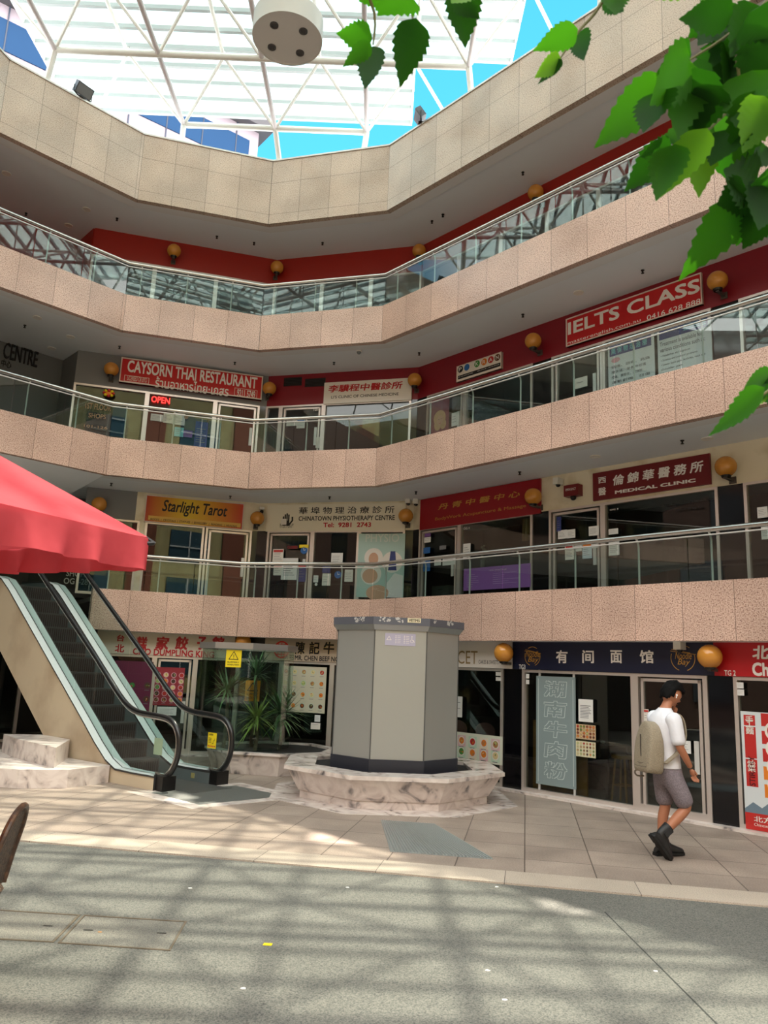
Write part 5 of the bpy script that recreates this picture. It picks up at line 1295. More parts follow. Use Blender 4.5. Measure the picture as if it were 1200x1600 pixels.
a, c = at_z(945, 1425, -.014), at_z(1122, 1602, -.014); d = (c - a); jw = Wall((a.x, a.y), (d.x, d.y)); b = MB(); b.box(0, d.length * 1.3, -.02, .0012 - .014, -.005, .005)
struct(b.build('trim_32', mat('joint_dark', (52, 54, 52), .9), M=jw.M), 'dark expansion joint running across the street')
def litter(px, py, sx, sy, m, label, z=-.014, name='litter'):
    p = at_z(px, py, z); rnd = random.Random(label); b = MB(); n = 7
    b.prism([(sx * math.cos(6.28 * i / n) * rnd.uniform(.7, 1), sy * math.sin(6.28 * i / n) * rnd.uniform(.7, 1)) for i in range(n)], 0, .004); tag(b.build(name, m, None, T(p.x, p.y, z)), label, 'litter', 'scraps on the ground')
p = at_z(418, 1476, -.014); b = MB(); b.prism([(-.028, -.016), (.026, -.02), (.03, .018), (-.024, .022)], 0, .003); tag(b.build('paper_scrap', YELL, None, T(p.x, p.y, -.014)), 'small square yellow scrap of paper on the street', 'litter', 'scraps on the ground')
for px, py, lab in ((776, 1386, 'crumpled pale scrap at the edge of the tiles'), (543, 1387, 'small yellowish scrap below the kerb stones near the middle'), (156, 1457, 'tan dry leaf lying on the square pit cover'), (297, 1388, 'white fleck on the street under the kerb stones, left of centre'), (380, 1545, 'pale scrap near the bottom edge, left of centre'), (762, 1517, 'white fleck in the street right of centre'), (789, 1563, 'white fleck near the bottom edge, right of centre'), (1024, 1518, 'white fleck beside the dark joint in the street')):
    litter(px, py, .018, .014, PAPER if 'leaf' not in lab else TAN, lab)

# ------------------------------------------------------------------ bistro chair at the left edge
CHM = mat('rattan_brown', (66, 44, 32), .35, noise=(30, (96, 66, 46), .45, .6))
ct = at_z(14, 1262, .88)
t = thing('bistro_chair', 'dark brown woven chair with rounded back cut by the left edge', 'chair', T(ct.x - .22, ct.y + .02, -.014) @ Matrix.Rotation(R_(10), 4, 'Z'))
arch = [(.17 + .0, -.20, .45), (.20, -.215, .62), (.235, -.20, .76), (.26, -.13, .86), (.27, 0, .895), (.26, .13, .86), (.235, .20, .76), (.20, .215, .62), (.17, .20, .45)]
b = MB(); b.tube(smooth(arch), .017, 8); b.build('back_frame', CHM, t, None, True)
b = MB(); top = smooth(arch, 2); n = len(top)
for i in range(n // 2):
    a, c = top[i], top[n - 1 - i]; a2, c2 = top[i + 1], top[n - 2 - i]
    b.quad(a, c, c2, a2)
b.build('woven_back', mat('rattan_weave', (92, 70, 54), .5, noise=(60, (50, 36, 28), .45, .55), bump=(60, .8)), t)
b = MB(); b.lathe([(0, .44), (.21, .44), (.22, .455), (.21, .47), (0, .47)], 24); b.build('seat', MATS['rattan_weave'], t, None, True)
for x, y in ((.15, -.17), (.15, .17), (-.16, -.16), (-.16, .16)): b = MB(); b.tube([(x, y, .45), (x * 1.2, y * 1.15, 0)], .015, 8); b.build('leg', CHM, t, None, True)

# ------------------------------------------------------------------ red umbrella
UT = Vector((-1.165, 3.86, 2.30)); e1 = Vector((-.447, -.894, 0)); e2 = Vector((-.894, .447, 0)); UL = 3.0
uc = UT + (e1 + e2) * UL / 2; apex = Vector((uc.x, uc.y, 3.28))
ut = thing('market_umbrella', 'large red square umbrella reaching in from the left edge', 'umbrella', T(uc.x, uc.y, -.014))
cs = [UT, UT + e1 * UL, UT + (e1 + e2) * UL, UT + e2 * UL]; org = Vector((uc.x, uc.y, -.014))
def cloth(name, rgb, tr):
    m = bpy.data.materials.new(name); m.use_nodes = True; n = m.node_tree.nodes; l = m.node_tree.links; p = n['Principled BSDF']; o = n['Material Output']
    p.inputs['Base Color'].default_value = (*lin(rgb), 1); p.inputs['Roughness'].default_value = .8; p.inputs['Specular IOR Level'].default_value = .2
    tl = n.new('ShaderNodeBsdfTranslucent'); tl.inputs[0].default_value = (*lin(rgb), 1); mx = n.new('ShaderNodeMixShader'); mx.inputs[0].default_value = tr
    l.new(p.outputs[0], mx.inputs[1]); l.new(tl.outputs[0], mx.inputs[2]); l.new(mx.outputs[0], o.inputs[0])
    tcn = n.new('ShaderNodeTexCoord'); nz = n.new('ShaderNodeTexNoise'); nz.inputs['Scale'].default_value = 3.5; nz.inputs['Detail'].default_value = 3; l.new(tcn.outputs['Object'], nz.inputs['Vector'])
    bp = n.new('ShaderNodeBump'); bp.inputs['Strength'].default_value = .5; bp.inputs['Distance'].default_value = .05; l.new(nz.outputs['Fac'], bp.inputs['Height']); l.new(bp.outputs[0], p.inputs['Normal'])
    return m
UC = cloth('umbrella_cloth', (200, 76, 84), .22)
b = MB()
for i in range(4):
    a, c = cs[i], cs[(i + 1) % 4]; N = 14; rows = []
    for r in range(N + 1):
        f = r / N; row = []
        for k in range(N + 1):
            g_ = k / N; eave = a.lerp(c, g_); p = eave.lerp(apex, f); p.z -= .07 * math.sin(math.pi * g_) * math.sin(math.pi * min(1, f * 1.0 + .15)) * (1 - f); row.append(p - org)
        rows.append(row)
    vs = [p for row in rows for p in row]; b.add(vs, [(r * (N + 1) + k, r * (N + 1) + k + 1, (r + 1) * (N + 1) + k + 1, (r + 1) * (N + 1) + k) for r in range(N) for k in range(N)])
b.build('canopy', UC, ut, None, True)
rnd = random.Random(9)
for i in range(4):
    a, c = cs[i], cs[(i + 1) % 4]; N = 150; d = (c - a).normalized(); nrm = d.cross(Vector((0, 0, 1)));
    if nrm.dot(uc - a) > 0: nrm = -nrm
    ph = rnd.uniform(0, 6); b = MB(); vs = []
    for k in range(N + 1):
        g_ = k / N; top = a.lerp(c, g_); top.z -= .004
        wv = math.sin(g_ * 26 + ph) * .3 + math.sin(g_ * 61 + ph * 2 + 2 * math.sin(g_ * 9)) * .55 + math.sin(g_ * 113) * .3
        for r in range(5): f = r / 4; q = top + nrm * (.004 + .05 * wv * f * (.4 + .6 * f)) ; q.z -= .16 * f; vs.append(q - org)
    b.add(vs, [(k * 5 + r, k * 5 + r + 1, (k + 1) * 5 + r + 1, (k + 1) * 5 + r) for k in range(N) for r in range(4)])
    b.build('valance', UC, ut, None, True)
for i in range(4):
    d = (cs[i] - apex); b = MB(); b.tube([apex - org + Vector((0, 0, -.05)), cs[i] - org + Vector((0, 0, -.03)), cs[i] - org + d.normalized() * .03 + Vector((0, 0, -.012))], .013, 8); b.build('rib', BLK, ut, None, True)
    b = MB(); b.tube([cs[i] - org + d.normalized() * -.015 + Vector((0, 0, -.008)), cs[i] - org + d.normalized() * .035 + Vector((0, 0, -.014))], .009, 8); b.build('rib_tip', BLK, ut, None, True)
b = MB(); b.tube([(0, 0, 0), (0, 0, 3.3)], .03, 14); b.build('pole', mat('pole_wood', (120, 84, 52), .5), ut, None, True)
b = MB(); b.lathe([(0, 0), (.35, 0), (.35, .06), (.05, .09), (.05, .3), (0, .3)], 24); b.build('base', BLK, ut)

# ------------------------------------------------------------------ skylight and space frame
G = 1.95; BZ, TZ, GZ = 12.90, 13.75, 13.95
sky = bpy.data.objects.new('skylight', None); COL.objects.link(sky); sky.location = (0, 6, PT); struct(sky, 'white space frame with translucent skylight panels over the court')
SI = Matrix.Translation((0, -6, -PT))
outer = offset_line(PLAN, 1.1)
def seg_dist(p):
    best = 9e9
    for a, c in zip(PLAN, PLAN[1:]):
        d = c - a; t_ = max(0, min(1, (p - a).dot(d) / d.length_squared)); best = min(best, (a + d * t_ - p).length)
    return best
def near_edge(p):
    best = None
    for a, c in zip(IN12, IN12[1:]):
        d = c - a; q = a + d * max(0, min(1, (p - a).dot(d) / d.length_squared))
        if best is None or (q - p).length < (best - p).length: best = q
    return best
def inside(x, y):
    """over the court: on the court side of the parapet, or at most a metre outside it"""
    p = Vector((x, y)); side = True
    for a, c in zip(PLAN, PLAN[1:]):
        d = (c - a).normalized()
        if d.x * (y - a.y) - d.y * (x - a.x) > .9: side = False
    return side and y > 1.5
xs = [-2.65 + G * i for i in range(-7, 6)]; ys = [16.70 - G * j for j in range(0, 11)]
bot = {(i, j) for i in range(len(xs)) for j in range(len(ys)) if inside(xs[i], ys[j])}
top = {(i, j) for i in range(len(xs) - 1) for j in range(len(ys) - 1) if inside(xs[i] + G / 2, ys[j] - G / 2)}
for j in range(len(ys)):
    I = sorted(i for i, jj in bot if jj == j)
    if len(I) > 1: b = MB(); b.tube([(xs[I[0]], ys[j], BZ), (xs[I[-1]], ys[j], BZ)], .062 if j % 2 == 0 else .062, 10); b.build('cross_chord', ROOFW, sky, SI, True)
    I = sorted(i for i, jj in top if jj == j)
    if len(I) > 1: b = MB(); b.tube([(xs[I[0]] + G / 2, ys[j] - G / 2, TZ), (xs[I[-1]] + G / 2, ys[j] - G / 2, TZ)], .035, 8); b.build('cross_chord', ROOFW, sky, SI, True)
for i in range(len(xs)):
    J = sorted(j for ii, j in bot if ii == i)
    if len(J) > 1: b = MB(); b.tube([(xs[i], ys[J[0]], BZ), (xs[i], ys[J[-1]], BZ)], .05, 10); b.build('long_chord', TUBEG, sky, SI, True)
    J = sorted(j for ii, j in top if ii == i)
    if len(J) > 1: b = MB(); b.tube([(xs[i] + G / 2, ys[J[0]] - G / 2, TZ), (xs[i] + G / 2, ys[J[-1]] - G / 2, TZ)], .04, 8); b.build('long_chord', ROOFW, sky, SI, True)
for (i, j) in top:
    b = MB(); P = (xs[i] + G / 2, ys[j] - G / 2, TZ)
    for di, dj in ((0, 0), (1, 0), (0, 1), (1, 1)):
        b.tube([P, (xs[i + di], ys[j + dj], BZ)], .034, 7)
    b.sphere(P, .06, 8, 6); b.tube([P, (P[0], P[1], GZ)], .02, 6)
    b.build('web_struts', ROOFW, sky, SI, True)
for (i, j) in bot:
    p = Vector((xs[i], ys[j]))
    if seg_dist(p) < .5: b = MB(); q = near_edge(p); b.tube([(p.x, p.y, BZ), (q.x, q.y, PT + .02)], .06, 8); b.build('post', ROOFW, sky, SI, True)
for j in range(len(ys) - 1):
    y1_, y0 = ys[j] - G / 2, ys[j] - 1.5 * G
    if y0 < 1: continue
    xr = {0: .275, 1: 2.225, 2: 4.175, 3: 6.125}.get(j, 8.075); xl = -7.5 if j < 2 else (-9.5 if j < 4 else -11.4)
    for k in range(4):
        yb = y1_ - G * k / 4; b = MB(); b.box(xl, xr, yb - .035, yb + .035, GZ - .07, GZ + .03); b.build('purlin', PURL, sky, SI)
        b = MB(); b.box(xl, xr, yb - G / 4 + .04, yb - .04, GZ + .012, GZ + .02); b.build('glazing_panel', SKYG, sky, SI)
    b = MB(); b.box(xr - .04, xr, y0, y1_, GZ - .06, GZ + .03); b.box(xl, xl + .04, y0, y1_, GZ - .06, GZ + .03); b.build('edge_rail', ROOFW, sky, SI)
yb = ys[0] - G / 2 + .06
# drum lamp
dp = at_z(449, 62, 11.0); dr = 54.5 / F_PX * (dp - CAM).dot(FWD)
t = thing('drum_light', 'large round white drum with four small spotlights hanging under the skylight', 'ceiling light', T(dp.x, dp.y, 11.0))
b = MB(); b.lathe([(0, .012), (dr - .03, .012), (dr - .03, 0), (dr, 0), (dr, .34), (0, .34)], 48); b.build('drum', mat('drum_white', (206, 204, 200), .6), t, None, True)
for i in range(4):
    a = R_(45 + 90 * i + 12); c = (dr * .58 * math.cos(a), dr * .58 * math.sin(a), 0); b = MB(); b.lathe([(.065, .012), (.065, -.006), (.045, -.006), (.04, .01), (0, .01)], 18, c); b.build('spotlight', mat('spot_grey', (96, 96, 96), .35, .5), t)
b = MB(); b.tube([(0, 0, .34), (0, 0, BZ - 11.0)], .02, 8); b.build('suspension_rod', ROOFW, t)
# floodlights on the parapet
def flood(W, px, py, label, yaw):
    u, z = W.uz(px, py, .05); t = thing('floodlight', label, 'floodlight', W.at(u, PT + .035, .0) @ Matrix.Rotation(R_(yaw), 4, 'Y'))
    hz = z - PT - .035; b = MB(); b.box(-.17, .17, -.11, .11, -.06, .06, 0); b.box(-.15, .15, -.09, .09, .06, .065, 1)
    b.build('housing', [mat('flood_grey', (84, 86, 92), .4, .2), mat('flood_glass', (120, 122, 124), .2)], t, T(0, max(.16, hz), .02) @ Matrix.Rotation(R_(35), 4, 'X'), False)
    b = MB(); h = max(.16, hz); b.tube([(-.19, h, .02), (-.19, h - .12, .02), (-.1, .02, 0), (.1, .02, 0), (.19, h - .12, .02), (.19, h, .02)], .012, 6); b.box(-.06, .06, 0, .02, -.05, .05); b.build('bracket', BLK, t)
flood(WF['L'], 131, 140, 'floodlight on the left parapet below the skylight', 10)
flood(WF['R'], 655, 182, 'floodlight on the right parapet near the bend', -40)

# ------------------------------------------------------------------ tower beyond the roof and the building across the street
STN = mat('tower_stone', (176, 164, 176), .5); TGL = mat('tower_glass', (10, 66, 112), .35, 0, .25)
tw = thing('tower', 'tall office tower with pale stone and blue glass bands beyond the skylight', 'building', T(-8.5, 42, 0) @ Matrix.Rotation(R_(38), 4, 'Z'))
b = MB(); b.box(-34, 0, 0, 14, 0, 33.2); b.build('body', STN, tw)
for k in range(9):
    b = MB(); b.box(-33.6, -.6, -.06, .0, 3.6 * k + 1.9, 3.6 * k + 3.6)
    b.build('glass_band', TGL, tw)
for k in range(9):
    b = MB(); b.box(.0, .06, 1.2, 13, 3.6 * k + 1.9, 3.6 * k + 3.6); b.build('glass_band', TGL, tw)
b = MB()
for i in range(16): b.box(-33 + 2.1 * i, -32.94 + 2.1 * i, -.09, -.0, 0, 33.2)
b.build('mullions', mat('tower_line', (70, 78, 96), .5), tw)
b = MB(); b.box(-34.5, .6, -.7, 14.5, 33.2, 34.0); b.build('roof_edge', mat('tower_cap', (92, 90, 94), .5), tw)
BRK = mat('yellow_brick', (206, 186, 128), .7, noise=(2, (186, 160, 104), .4, .7)); RBK = mat('red_brick', (150, 84, 58), .7)
sb = thing('brick_building', 'unseen dark brick building added on the left to darken glass reflections', 'building', T(-17, 0, 0))  # out-of-view block added so the right-hand shop glass reflects something dark
b = MB(); b.box(-6, 0, -14, 9.5, 0, 16); b.build('body', mat('dark_brick', (96, 72, 62), .7), sb)
for i in range(6):
    for zz in (1.0, 4.4, 7.6, 10.8): b = MB(); y = -12 + 3.8 * i; b.box(0, .05, y - .8, y + .8, zz, zz + 2); b.build('window', mat('dark_pane', (30, 36, 42), .1), sb)
ob = thing('brick_building', 'yellow and red brick building across the street', 'building', T(0, -15, 0))
b = MB(); b.box(-34, 34, -8, 0, 0, 18.5); b.build('body', BRK, ob)
for i in range(12):
    b = MB(); x = -31 + 5.6 * i; b.box(x - .7, x + .7, 0, .08, 0, 18.2); b.build('pier', RBK, ob)
for i in range(11):
    for zz in (1.0, 4.4, 7.6, 10.8, 14.0):
        x = -28.2 + 5.6 * i; b = MB(); b.box(x - 1.2, x + 1.2, .0, .05, zz, zz + 2.0, 0); b.box(x - .04, x + .04, .05, .09, zz, zz + 2, 1); b.box(x - 1.2, x + 1.2, .05, .09, zz + .96, zz + 1.04, 1); b.build('window', [mat('slate_pane', (70, 92, 100), .15), WHITE], ob)

# ------------------------------------------------------------------ the walking person
def skin(name, V, E_, root, sub=2):
    """a continuous surface grown round a skeleton: V = {joint: (xyz, radius or (rx, ry))}"""
    me = bpy.data.meshes.new(name); ks = list(V); me.from_pydata([V[k][0] for k in ks], [(ks.index(a), ks.index(c)) for a, c in E_], [])
    ob_ = bpy.data.objects.new(name, me); COL.objects.link(ob_)
    md = ob_.modifiers.new('skin', 'SKIN'); md.use_smooth_shade = True
    for i, k in enumerate(ks):
        r = V[k][1]; sv = me.skin_vertices[0].data[i]; sv.radius = (r, r) if not isinstance(r, tuple) else r; sv.use_root = (k == root)
    ss = ob_.modifiers.new('sub', 'SUBSURF'); ss.levels = ss.render_levels = sub
    bpy.context.view_layer.update(); dg = bpy.context.evaluated_depsgraph_get(); res = bpy.data.meshes.new_from_object(ob_.evaluated_get(dg))
    bpy.data.objects.remove(ob_); bpy.data.meshes.remove(me)
    for p in res.polygons: p.use_smooth = True
    return res
def join_meshes(ms, name, mats=None):
    bm = bmesh.new()
    for m in ms: bm.from_mesh(m)
    o = bpy.data.meshes.new(name); bm.to_mesh(o); bm.free()
    for p in o.polygons: p.use_smooth = True
    if mats:
        for m in mats: o.materials.append(m)
    return o
chain = lambda *k: list(zip(k, k[1:]))
PF = at_z(1046, 1340, 0)
PM = T(PF.x, PF.y, 0) @ Matrix.Rotation(R_(14), 4, 'Z')          # x forward, y left, z up
per = thing('person', 'person in a white t-shirt and grey shorts walking right past the noodle shop, head bowed', 'person', PM)
HX, HZ = .085, 1.575                                            # head centre
V = {
 'pelvis': ((-.01, 0, .90), (.105, .135)), 'waist': ((-.02, 0, 1.04), (.10, .125)), 'chest': ((-.03, 0, 1.22), (.105, .15)), 'upper': ((-.025, 0, 1.34), (.085, .14)),
 'neck0': ((-.01, 0, 1.41), .058), 'neck1': ((.035, 0, 1.485), .052), 'head0': ((.06, 0, 1.54), .062),
 'shR': ((-.02, -.165, 1.325), .052), 'elR': ((-.01, -.235, 1.085), .041), 'foR': ((.06, -.225, .98), .038), 'wrR': ((.135, -.20, .875), .026),
 'shL': ((-.01, .165, 1.325), .052), 'elL': ((.10, .215, 1.12), .041), 'foL': ((.15, .16, 1.25), .036), 'wrL': ((.165, .09, 1.37), .026),
 'hipR': ((-.01, -.09, .84), .09), 'knR': ((.155, -.10, .49), .056), 'caR': ((.03, -.10, .385), .056), 'anR': ((-.115, -.10, .25), .034), 'ftR': ((-.15, -.10, .215), .03),
 'hipL': ((-.01, .09, .84), .09), 'knL': ((.035, .09, .48), .056), 'caL': ((-.005, .09, .36), .055), 'anL': ((-.03, .09, .13), .034), 'ftL': ((-.025, .09, .085), .03)}
Ed = chain('pelvis', 'waist', 'chest', 'upper', 'neck0', 'neck1', 'head0') + [('upper', 'shR'), ('upper', 'shL'), ('pelvis', 'hipR'), ('pelvis', 'hipL')] + chain('shR', 'elR', 'foR', 'wrR') + chain('shL', 'elL', 'foL', 'wrL') + chain('hipR', 'knR', 'caR', 'anR', 'ftR') + chain('hipL', 'knL', 'caL', 'anL', 'ftL')
body = skin('body', V, Ed, 'pelvis')
def handv(w0, d, side, curl, r=.0092):
    """palm with five separate bent fingers; d = direction of the hand, side = towards the thumb"""
    d = Vector(d).normalized(); s_ = (Vector(side) - d * Vector(side).dot(d)).normalized(); n = d.cross(s_); w0 = Vector(w0); out_ = []
    pv = {'w': (tuple(w0), (.024, .018)), 'p1': (tuple(w0 + d * .035), (.034, .016)), 'p2': (tuple(w0 + d * .075), (.036, .015))}
    out_.append(skin('palm', pv, chain('w', 'p1', 'p2'), 'w'))
    for i, (o, L) in enumerate(((.028, .070), (.010, .080), (-.009, .074), (-.027, .058))):
        b0 = w0 + d * .07 + s_ * o; a = curl; k1 = b0 + (d * math.cos(a * .4) + n * math.sin(a * .4)) * L * .45; k2 = k1 + (d * math.cos(a) + n * math.sin(a)) * L * .32; k3 = k2 + (d * math.cos(a * 1.5) + n * math.sin(a * 1.5)) * L * .26
        out_.append(skin('finger', {'a': (tuple(b0), r), 'b': (tuple(k1), r * .95), 'c': (tuple(k2), r * .88), 'd': (tuple(k3), r * .75)}, chain('a', 'b', 'c', 'd'), 'a'))
    t0 = w0 + d * .025 + s_ * .024; t1 = t0 + d * .03 + s_ * .022; t2 = t1 + d * .028 + n * .012
    out_.append(skin('thumb', {'a': (tuple(t0), .012), 'b': (tuple(t1), .0105), 'c': (tuple(t2), .0085)}, chain('a', 'b', 'c'), 'a')); return out_
parts = [body] + handv((.14, -.20, .868), (.28, .05, -.96), (.9, .25, .3), .75) + handv((.167, .088, 1.378), (-.05, -.25, 1), (-.6, -.6, 0), -.9)
# head: an egg shape with brow, nose, lips, chin and ears, bowed forward
hb = bmesh.new(); bmesh.ops.create_uvsphere(hb, u_segments=40, v_segments=28, radius=1)
def bump(p, c, r, h): 
    q = (p - Vector(c)).length / r
    return h * math.exp(-q * q * 2)
for v in hb.verts:
    p = v.co.copy(); x, y, z = p
    sx, sy, sz = .098, .076, .118
    f = max(0, x)
    yy = y * sy * (1 - .22 * max(0, -z) ** 1.3 * 1.0); xx = x * sx * (1 - .10 * max(0, -z)); zz = z * sz
    q = Vector((x, y, z)); xx += bump(q, (1.0, 0, -.12), .17, .026) + bump(q, (.97, 0, -.28), .12, .006) + bump(q, (.88, 0, -.50), .15, .010) + bump(q, (.84, 0, -.60), .14, .007) + bump(q, (.62, 0, -.88), .26, .018) + bump(q, (.92, .3, .18), .2, .005) + bump(q, (.92, -.3, .18), .2, .005)
    xx -= bump(q, (.9, .34, .02), .16, .008) + bump(q, (.9, -.34, .02), .16, .008) + bump(q, (.9, 0, -.56), .07, .005)
    v.co = Vector((xx, yy, zz))
hm = bpy.data.meshes.new('head'); hb.to_mesh(hm); hb.free()
HM = T(HX, 0, HZ) @ Matrix.Rotation(R_(30), 4, 'Y')
hm.transform(HM)
ears = []
for sgn in (-1, 1):
    eb_ = bmesh.new(); bmesh.ops.create_uvsphere(eb_, u_segments=14, v_segments=10, radius=1); mm = bpy.data.meshes.new('ear'); eb_.to_mesh(mm); eb_.free()
    mm.transform(HM @ T(-.008, sgn * .077, -.005) @ Matrix.Rotation(R_(-12), 4, 'Y') @ Matrix.Diagonal((.020, .010, .033, 1))); ears.append(mm)
link('body', join_meshes(parts + [hm] + ears, 'body', [mat('skin_warm', (178, 118, 88), .5)]), per)
# eyes and lips
b = MB()
for sgn in (-1, 1): b.sphere((.088, sgn * .030, .004), .0105, 10, 8)
ey = b.build('eyes', mat('eye_dark', (30, 22, 20), .2), per, HM, True)
b = MB(); b.sphere((.0925, 0, -.062), 1, 12, 6, (.006, .020, .0045)); b.build('lips', mat('lip', (150, 84, 74), .5), per, HM, True)
# hair: thick black, longer at the front
hb = bmesh.new(); bmesh.ops.create_uvsphere(hb, u_segments=44, v_segments=30, radius=1); rnd = random.Random(4); kill = []
for v in hb.verts:
    x, y, z = v.co; keep = z > .34 - .0 * x or (x < .12 and z > -.42 + .55 * max(0, x + .3)) or (x < -.35 and z > -.62)
    if x > .55 and z < .46: keep = False
    if abs(y) > .75 and x > -.05 and z < .22: keep = False
    if not keep: kill.append(v)
    s_ = 1 + .06 * math.sin(9 * y + 5 * z) * math.sin(11 * x + 3 * y) + rnd.uniform(-.03, .05)
    v.co = Vector((x * .118 * s_ - .004, y * .092 * s_, z * .146 * s_ + .004))
    if x > .3 and z > .3: v.co.x += .016; v.co.z -= .008
bmesh.ops.delete(hb, geom=kill, context='VERTS'); hm2 = bpy.data.meshes.new('hair'); hb.to_mesh(hm2); hb.free(); hm2.materials.append(mat('hair_black', (12, 11, 12), .75, 0, .15))
for p in hm2.polygons: p.use_smooth = True
ho = link('hair', hm2, per, HM); so_ = ho.modifiers.new('thick', 'SOLIDIFY'); so_.thickness = .014; so_.offset = -1
b = MB(); b.sphere((.0, -.088, -.004), .010, 8, 6); b.tube([(.0, -.091, -.004), (.006, -.090, -.034)], .0048, 7); b.build('earbud', mat('earbud_white', (245, 245, 245), .3), per, HM, True)
# shirt, shorts, boots
def loft(secs, n=20):
    """closed surface through elliptical sections (centre, half width, half thickness, tilt of the section about y)"""
    b = MB(); vs = []
    for (cx, cz, hw, hh, ang) in secs:
        for j in range(n):
            a_ = 2 * math.pi * j / n; u_ = math.cos(a_) * hh; vs.append((cx + u_ * math.cos(ang), math.sin(a_) * hw, cz + u_ * math.sin(ang)))
    k = len(secs); fs = [(i * n + j, i * n + (j + 1) % n, (i + 1) * n + (j + 1) % n, (i + 1) * n + j) for i in range(k - 1) for j in range(n)]
    fs += [tuple(range(n - 1, -1, -1)), tuple((k - 1) * n + j for j in range(n))]
    return b.add(vs, fs)
tb = loft([(-.008, .855, .166, .128, 0), (-.010, .86, .172, .134, 0), (-.012, .93, .168, .128, 0), (-.018, 1.05, .162, .122, 0), (-.028, 1.18, .176, .128, 0), (-.030, 1.28, .186, .126, 0), (-.026, 1.345, .176, .112, 0), (-.018, 1.395, .125, .088, 0), (-.006, 1.425, .080, .070, 0), (.0, 1.44, .070, .062, 0)], 28).mesh('torso', [], True)
sl = [skin('sleeve', {'a': ((-.025, sg * .11, 1.345), .085), 'b': ((-.02, sg * .18, 1.335), .092), 'c': ((x1, sg * y1_, z1_), .072), 'd': ((x2, sg * y2_, z2_), .074), 'e': ((x3, sg * y3_, z3_), .074)}, chain('a', 'b', 'c', 'd', 'e'), 'a') for sg, x1, y1_, z1_, x2, y2_, z2_, x3, y3_, z3_ in ((-1, -.018, .208, 1.24, -.013, .224, 1.14, -.010, .230, 1.08), (1, .03, .20, 1.26, .065, .207, 1.19, .085, .21, 1.15))]
link('t_shirt', join_meshes([tb] + sl, 't_shirt', [mat('shirt_white', (230, 230, 238), .8, bump=(14, .35))]), per)
SHV = {'top': ((-.012, 0, 1.0), (.108, .138)), 'seat': ((-.018, 0, .86), (.125, .158)), 'R0': ((.01, -.092, .76), (.108, .095)), 'R1': ((.085, -.10, .61), .098), 'R2': ((.150, -.102, .475), .100), 'L0': ((-.005, .092, .75), (.105, .095)), 'L1': ((.02, .092, .61), .094), 'L2': ((.035, .092, .455), .096)}
me = skin('shorts', SHV, chain('top', 'seat', 'R0', 'R1', 'R2') + chain('seat', 'L0', 'L1', 'L2'), 'seat'); me.materials.append(mat('shorts_grey', (142, 132, 140), .85, bump=(60, .3), noise=(90, (120, 112, 120), .4, .6))); link('shorts', me, per)
BOOT = mat('boot_black', (26, 26, 28), .5); SOLE = mat('boot_sole', (14, 14, 15), .7)
def boot(M, name='boot'):
    b = loft([(-.012, .205, .050, .058, 0), (-.012, .20, .053, .062, 0), (-.012, .15, .050, .060, .05), (-.006, .11, .047, .064, .25), (.012, .082, .045, .075, .6), (.050, .066, .043, .066, 1.05), (.095, .055, .045, .050, 1.35), (.145, .046, .048, .040, 1.5), (.19, .040, .046, .032, 1.57), (.222, .036, .034, .024, 1.57), (.236, .034, .014, .010, 1.57)])
    bo = b.build(name, BOOT, per, M, True)
    h = loft([(-.075, .012, .026, .010, 1.57), (-.068, .045, .034, .036, 1.2), (-.03, .05, .044, .046, 1.4), (.03, .045, .044, .04, 1.5), (.06, .04, .04, .034, 1.57)]); h.build('heel_counter', BOOT, bo, None, True)
    b = MB(); prof = [(-.085, -.028), (-.07, -.044), (0, -.047), (.07, -.044), (.14, -.052), (.20, -.047), (.238, -.026), (.246, 0), (.238, .026), (.20, .047), (.14, .052), (.07, .044), (0, .047), (-.07, .044), (-.085, .028)]
    b.prism(prof, .0, .024, 0); b.box(-.08, .015, -.042, .042, -.008, .002); b.build('sole', SOLE, bo)
    b = MB(); b.box(-.035, .02, -.056, -.050, .105, .19); b.box(-.035, .02, .050, .056, .105, .19); b.build('elastic_gusset', mat('gusset', (40, 40, 42), .8), bo); return bo
boot(T(-.025, .09, .008) @ Matrix.Rotation(R_(-4), 4, 'Z'))
boot(T(-.215, -.10, .168) @ Matrix.Rotation(R_(52), 4, 'Y'))
# backpack on the shoulders
BPM = mat('canvas_khaki', (158, 146, 126), .8, noise=(120, (138, 126, 108), .4, .6), bump=(50, .2)); BPD = mat('canvas_dark', (112, 102, 88), .8)
bp = thing('backpack', 'khaki grey canvas backpack worn on the back of the walking person', 'backpack', PM @ T(-.13, -.01, .80) @ Matrix.Rotation(R_(4), 4, 'Y'))
bb = bmesh.new(); bmesh.ops.create_cube(bb, size=1)
bmesh.ops.subdivide_edges(bb, edges=bb.edges[:], cuts=5, use_grid_fill=True)
for v in bb.verts:
    x, y, z = v.co * 2; hz = (z + 1) / 2
    dep = .085 * (1.12 - .42 * max(0, hz - .45) / .55); wdt = .155 * (1 - .28 * max(0, hz - .6) / .4) ; k = 1 - .12 * (abs(y) ** 3) * (1 if x < 0 else .4)
    cx = -.09 + x * dep * k; cz = .50 * hz - (.05 * y * y * max(0, hz - .7) / .3); v.co = Vector((cx, y * wdt * (1 - .10 * abs(x) ** 3 - .06 * abs(2 * hz - 1) ** 4), cz))
bmm = bpy.data.meshes.new('body'); bb.to_mesh(bmm); bb.free(); bmm.materials.append(BPM)
for p in bmm.polygons: p.use_smooth = True
bo = link('body', bmm, bp); ms = bo.modifiers.new('sub', 'SUBSURF'); ms.levels = ms.render_levels = 1
b = MB(); b.tube([(-.178, -.10, .06), (-.181, -.03, .055), (-.181, .05, .055), (-.176, .11, .06)], .005, 6); b.tube([(-.17, -.125, .10), (-.185, 0, .085), (-.17, .125, .10)], .006, 6); b.build('seam', BPD, bp)
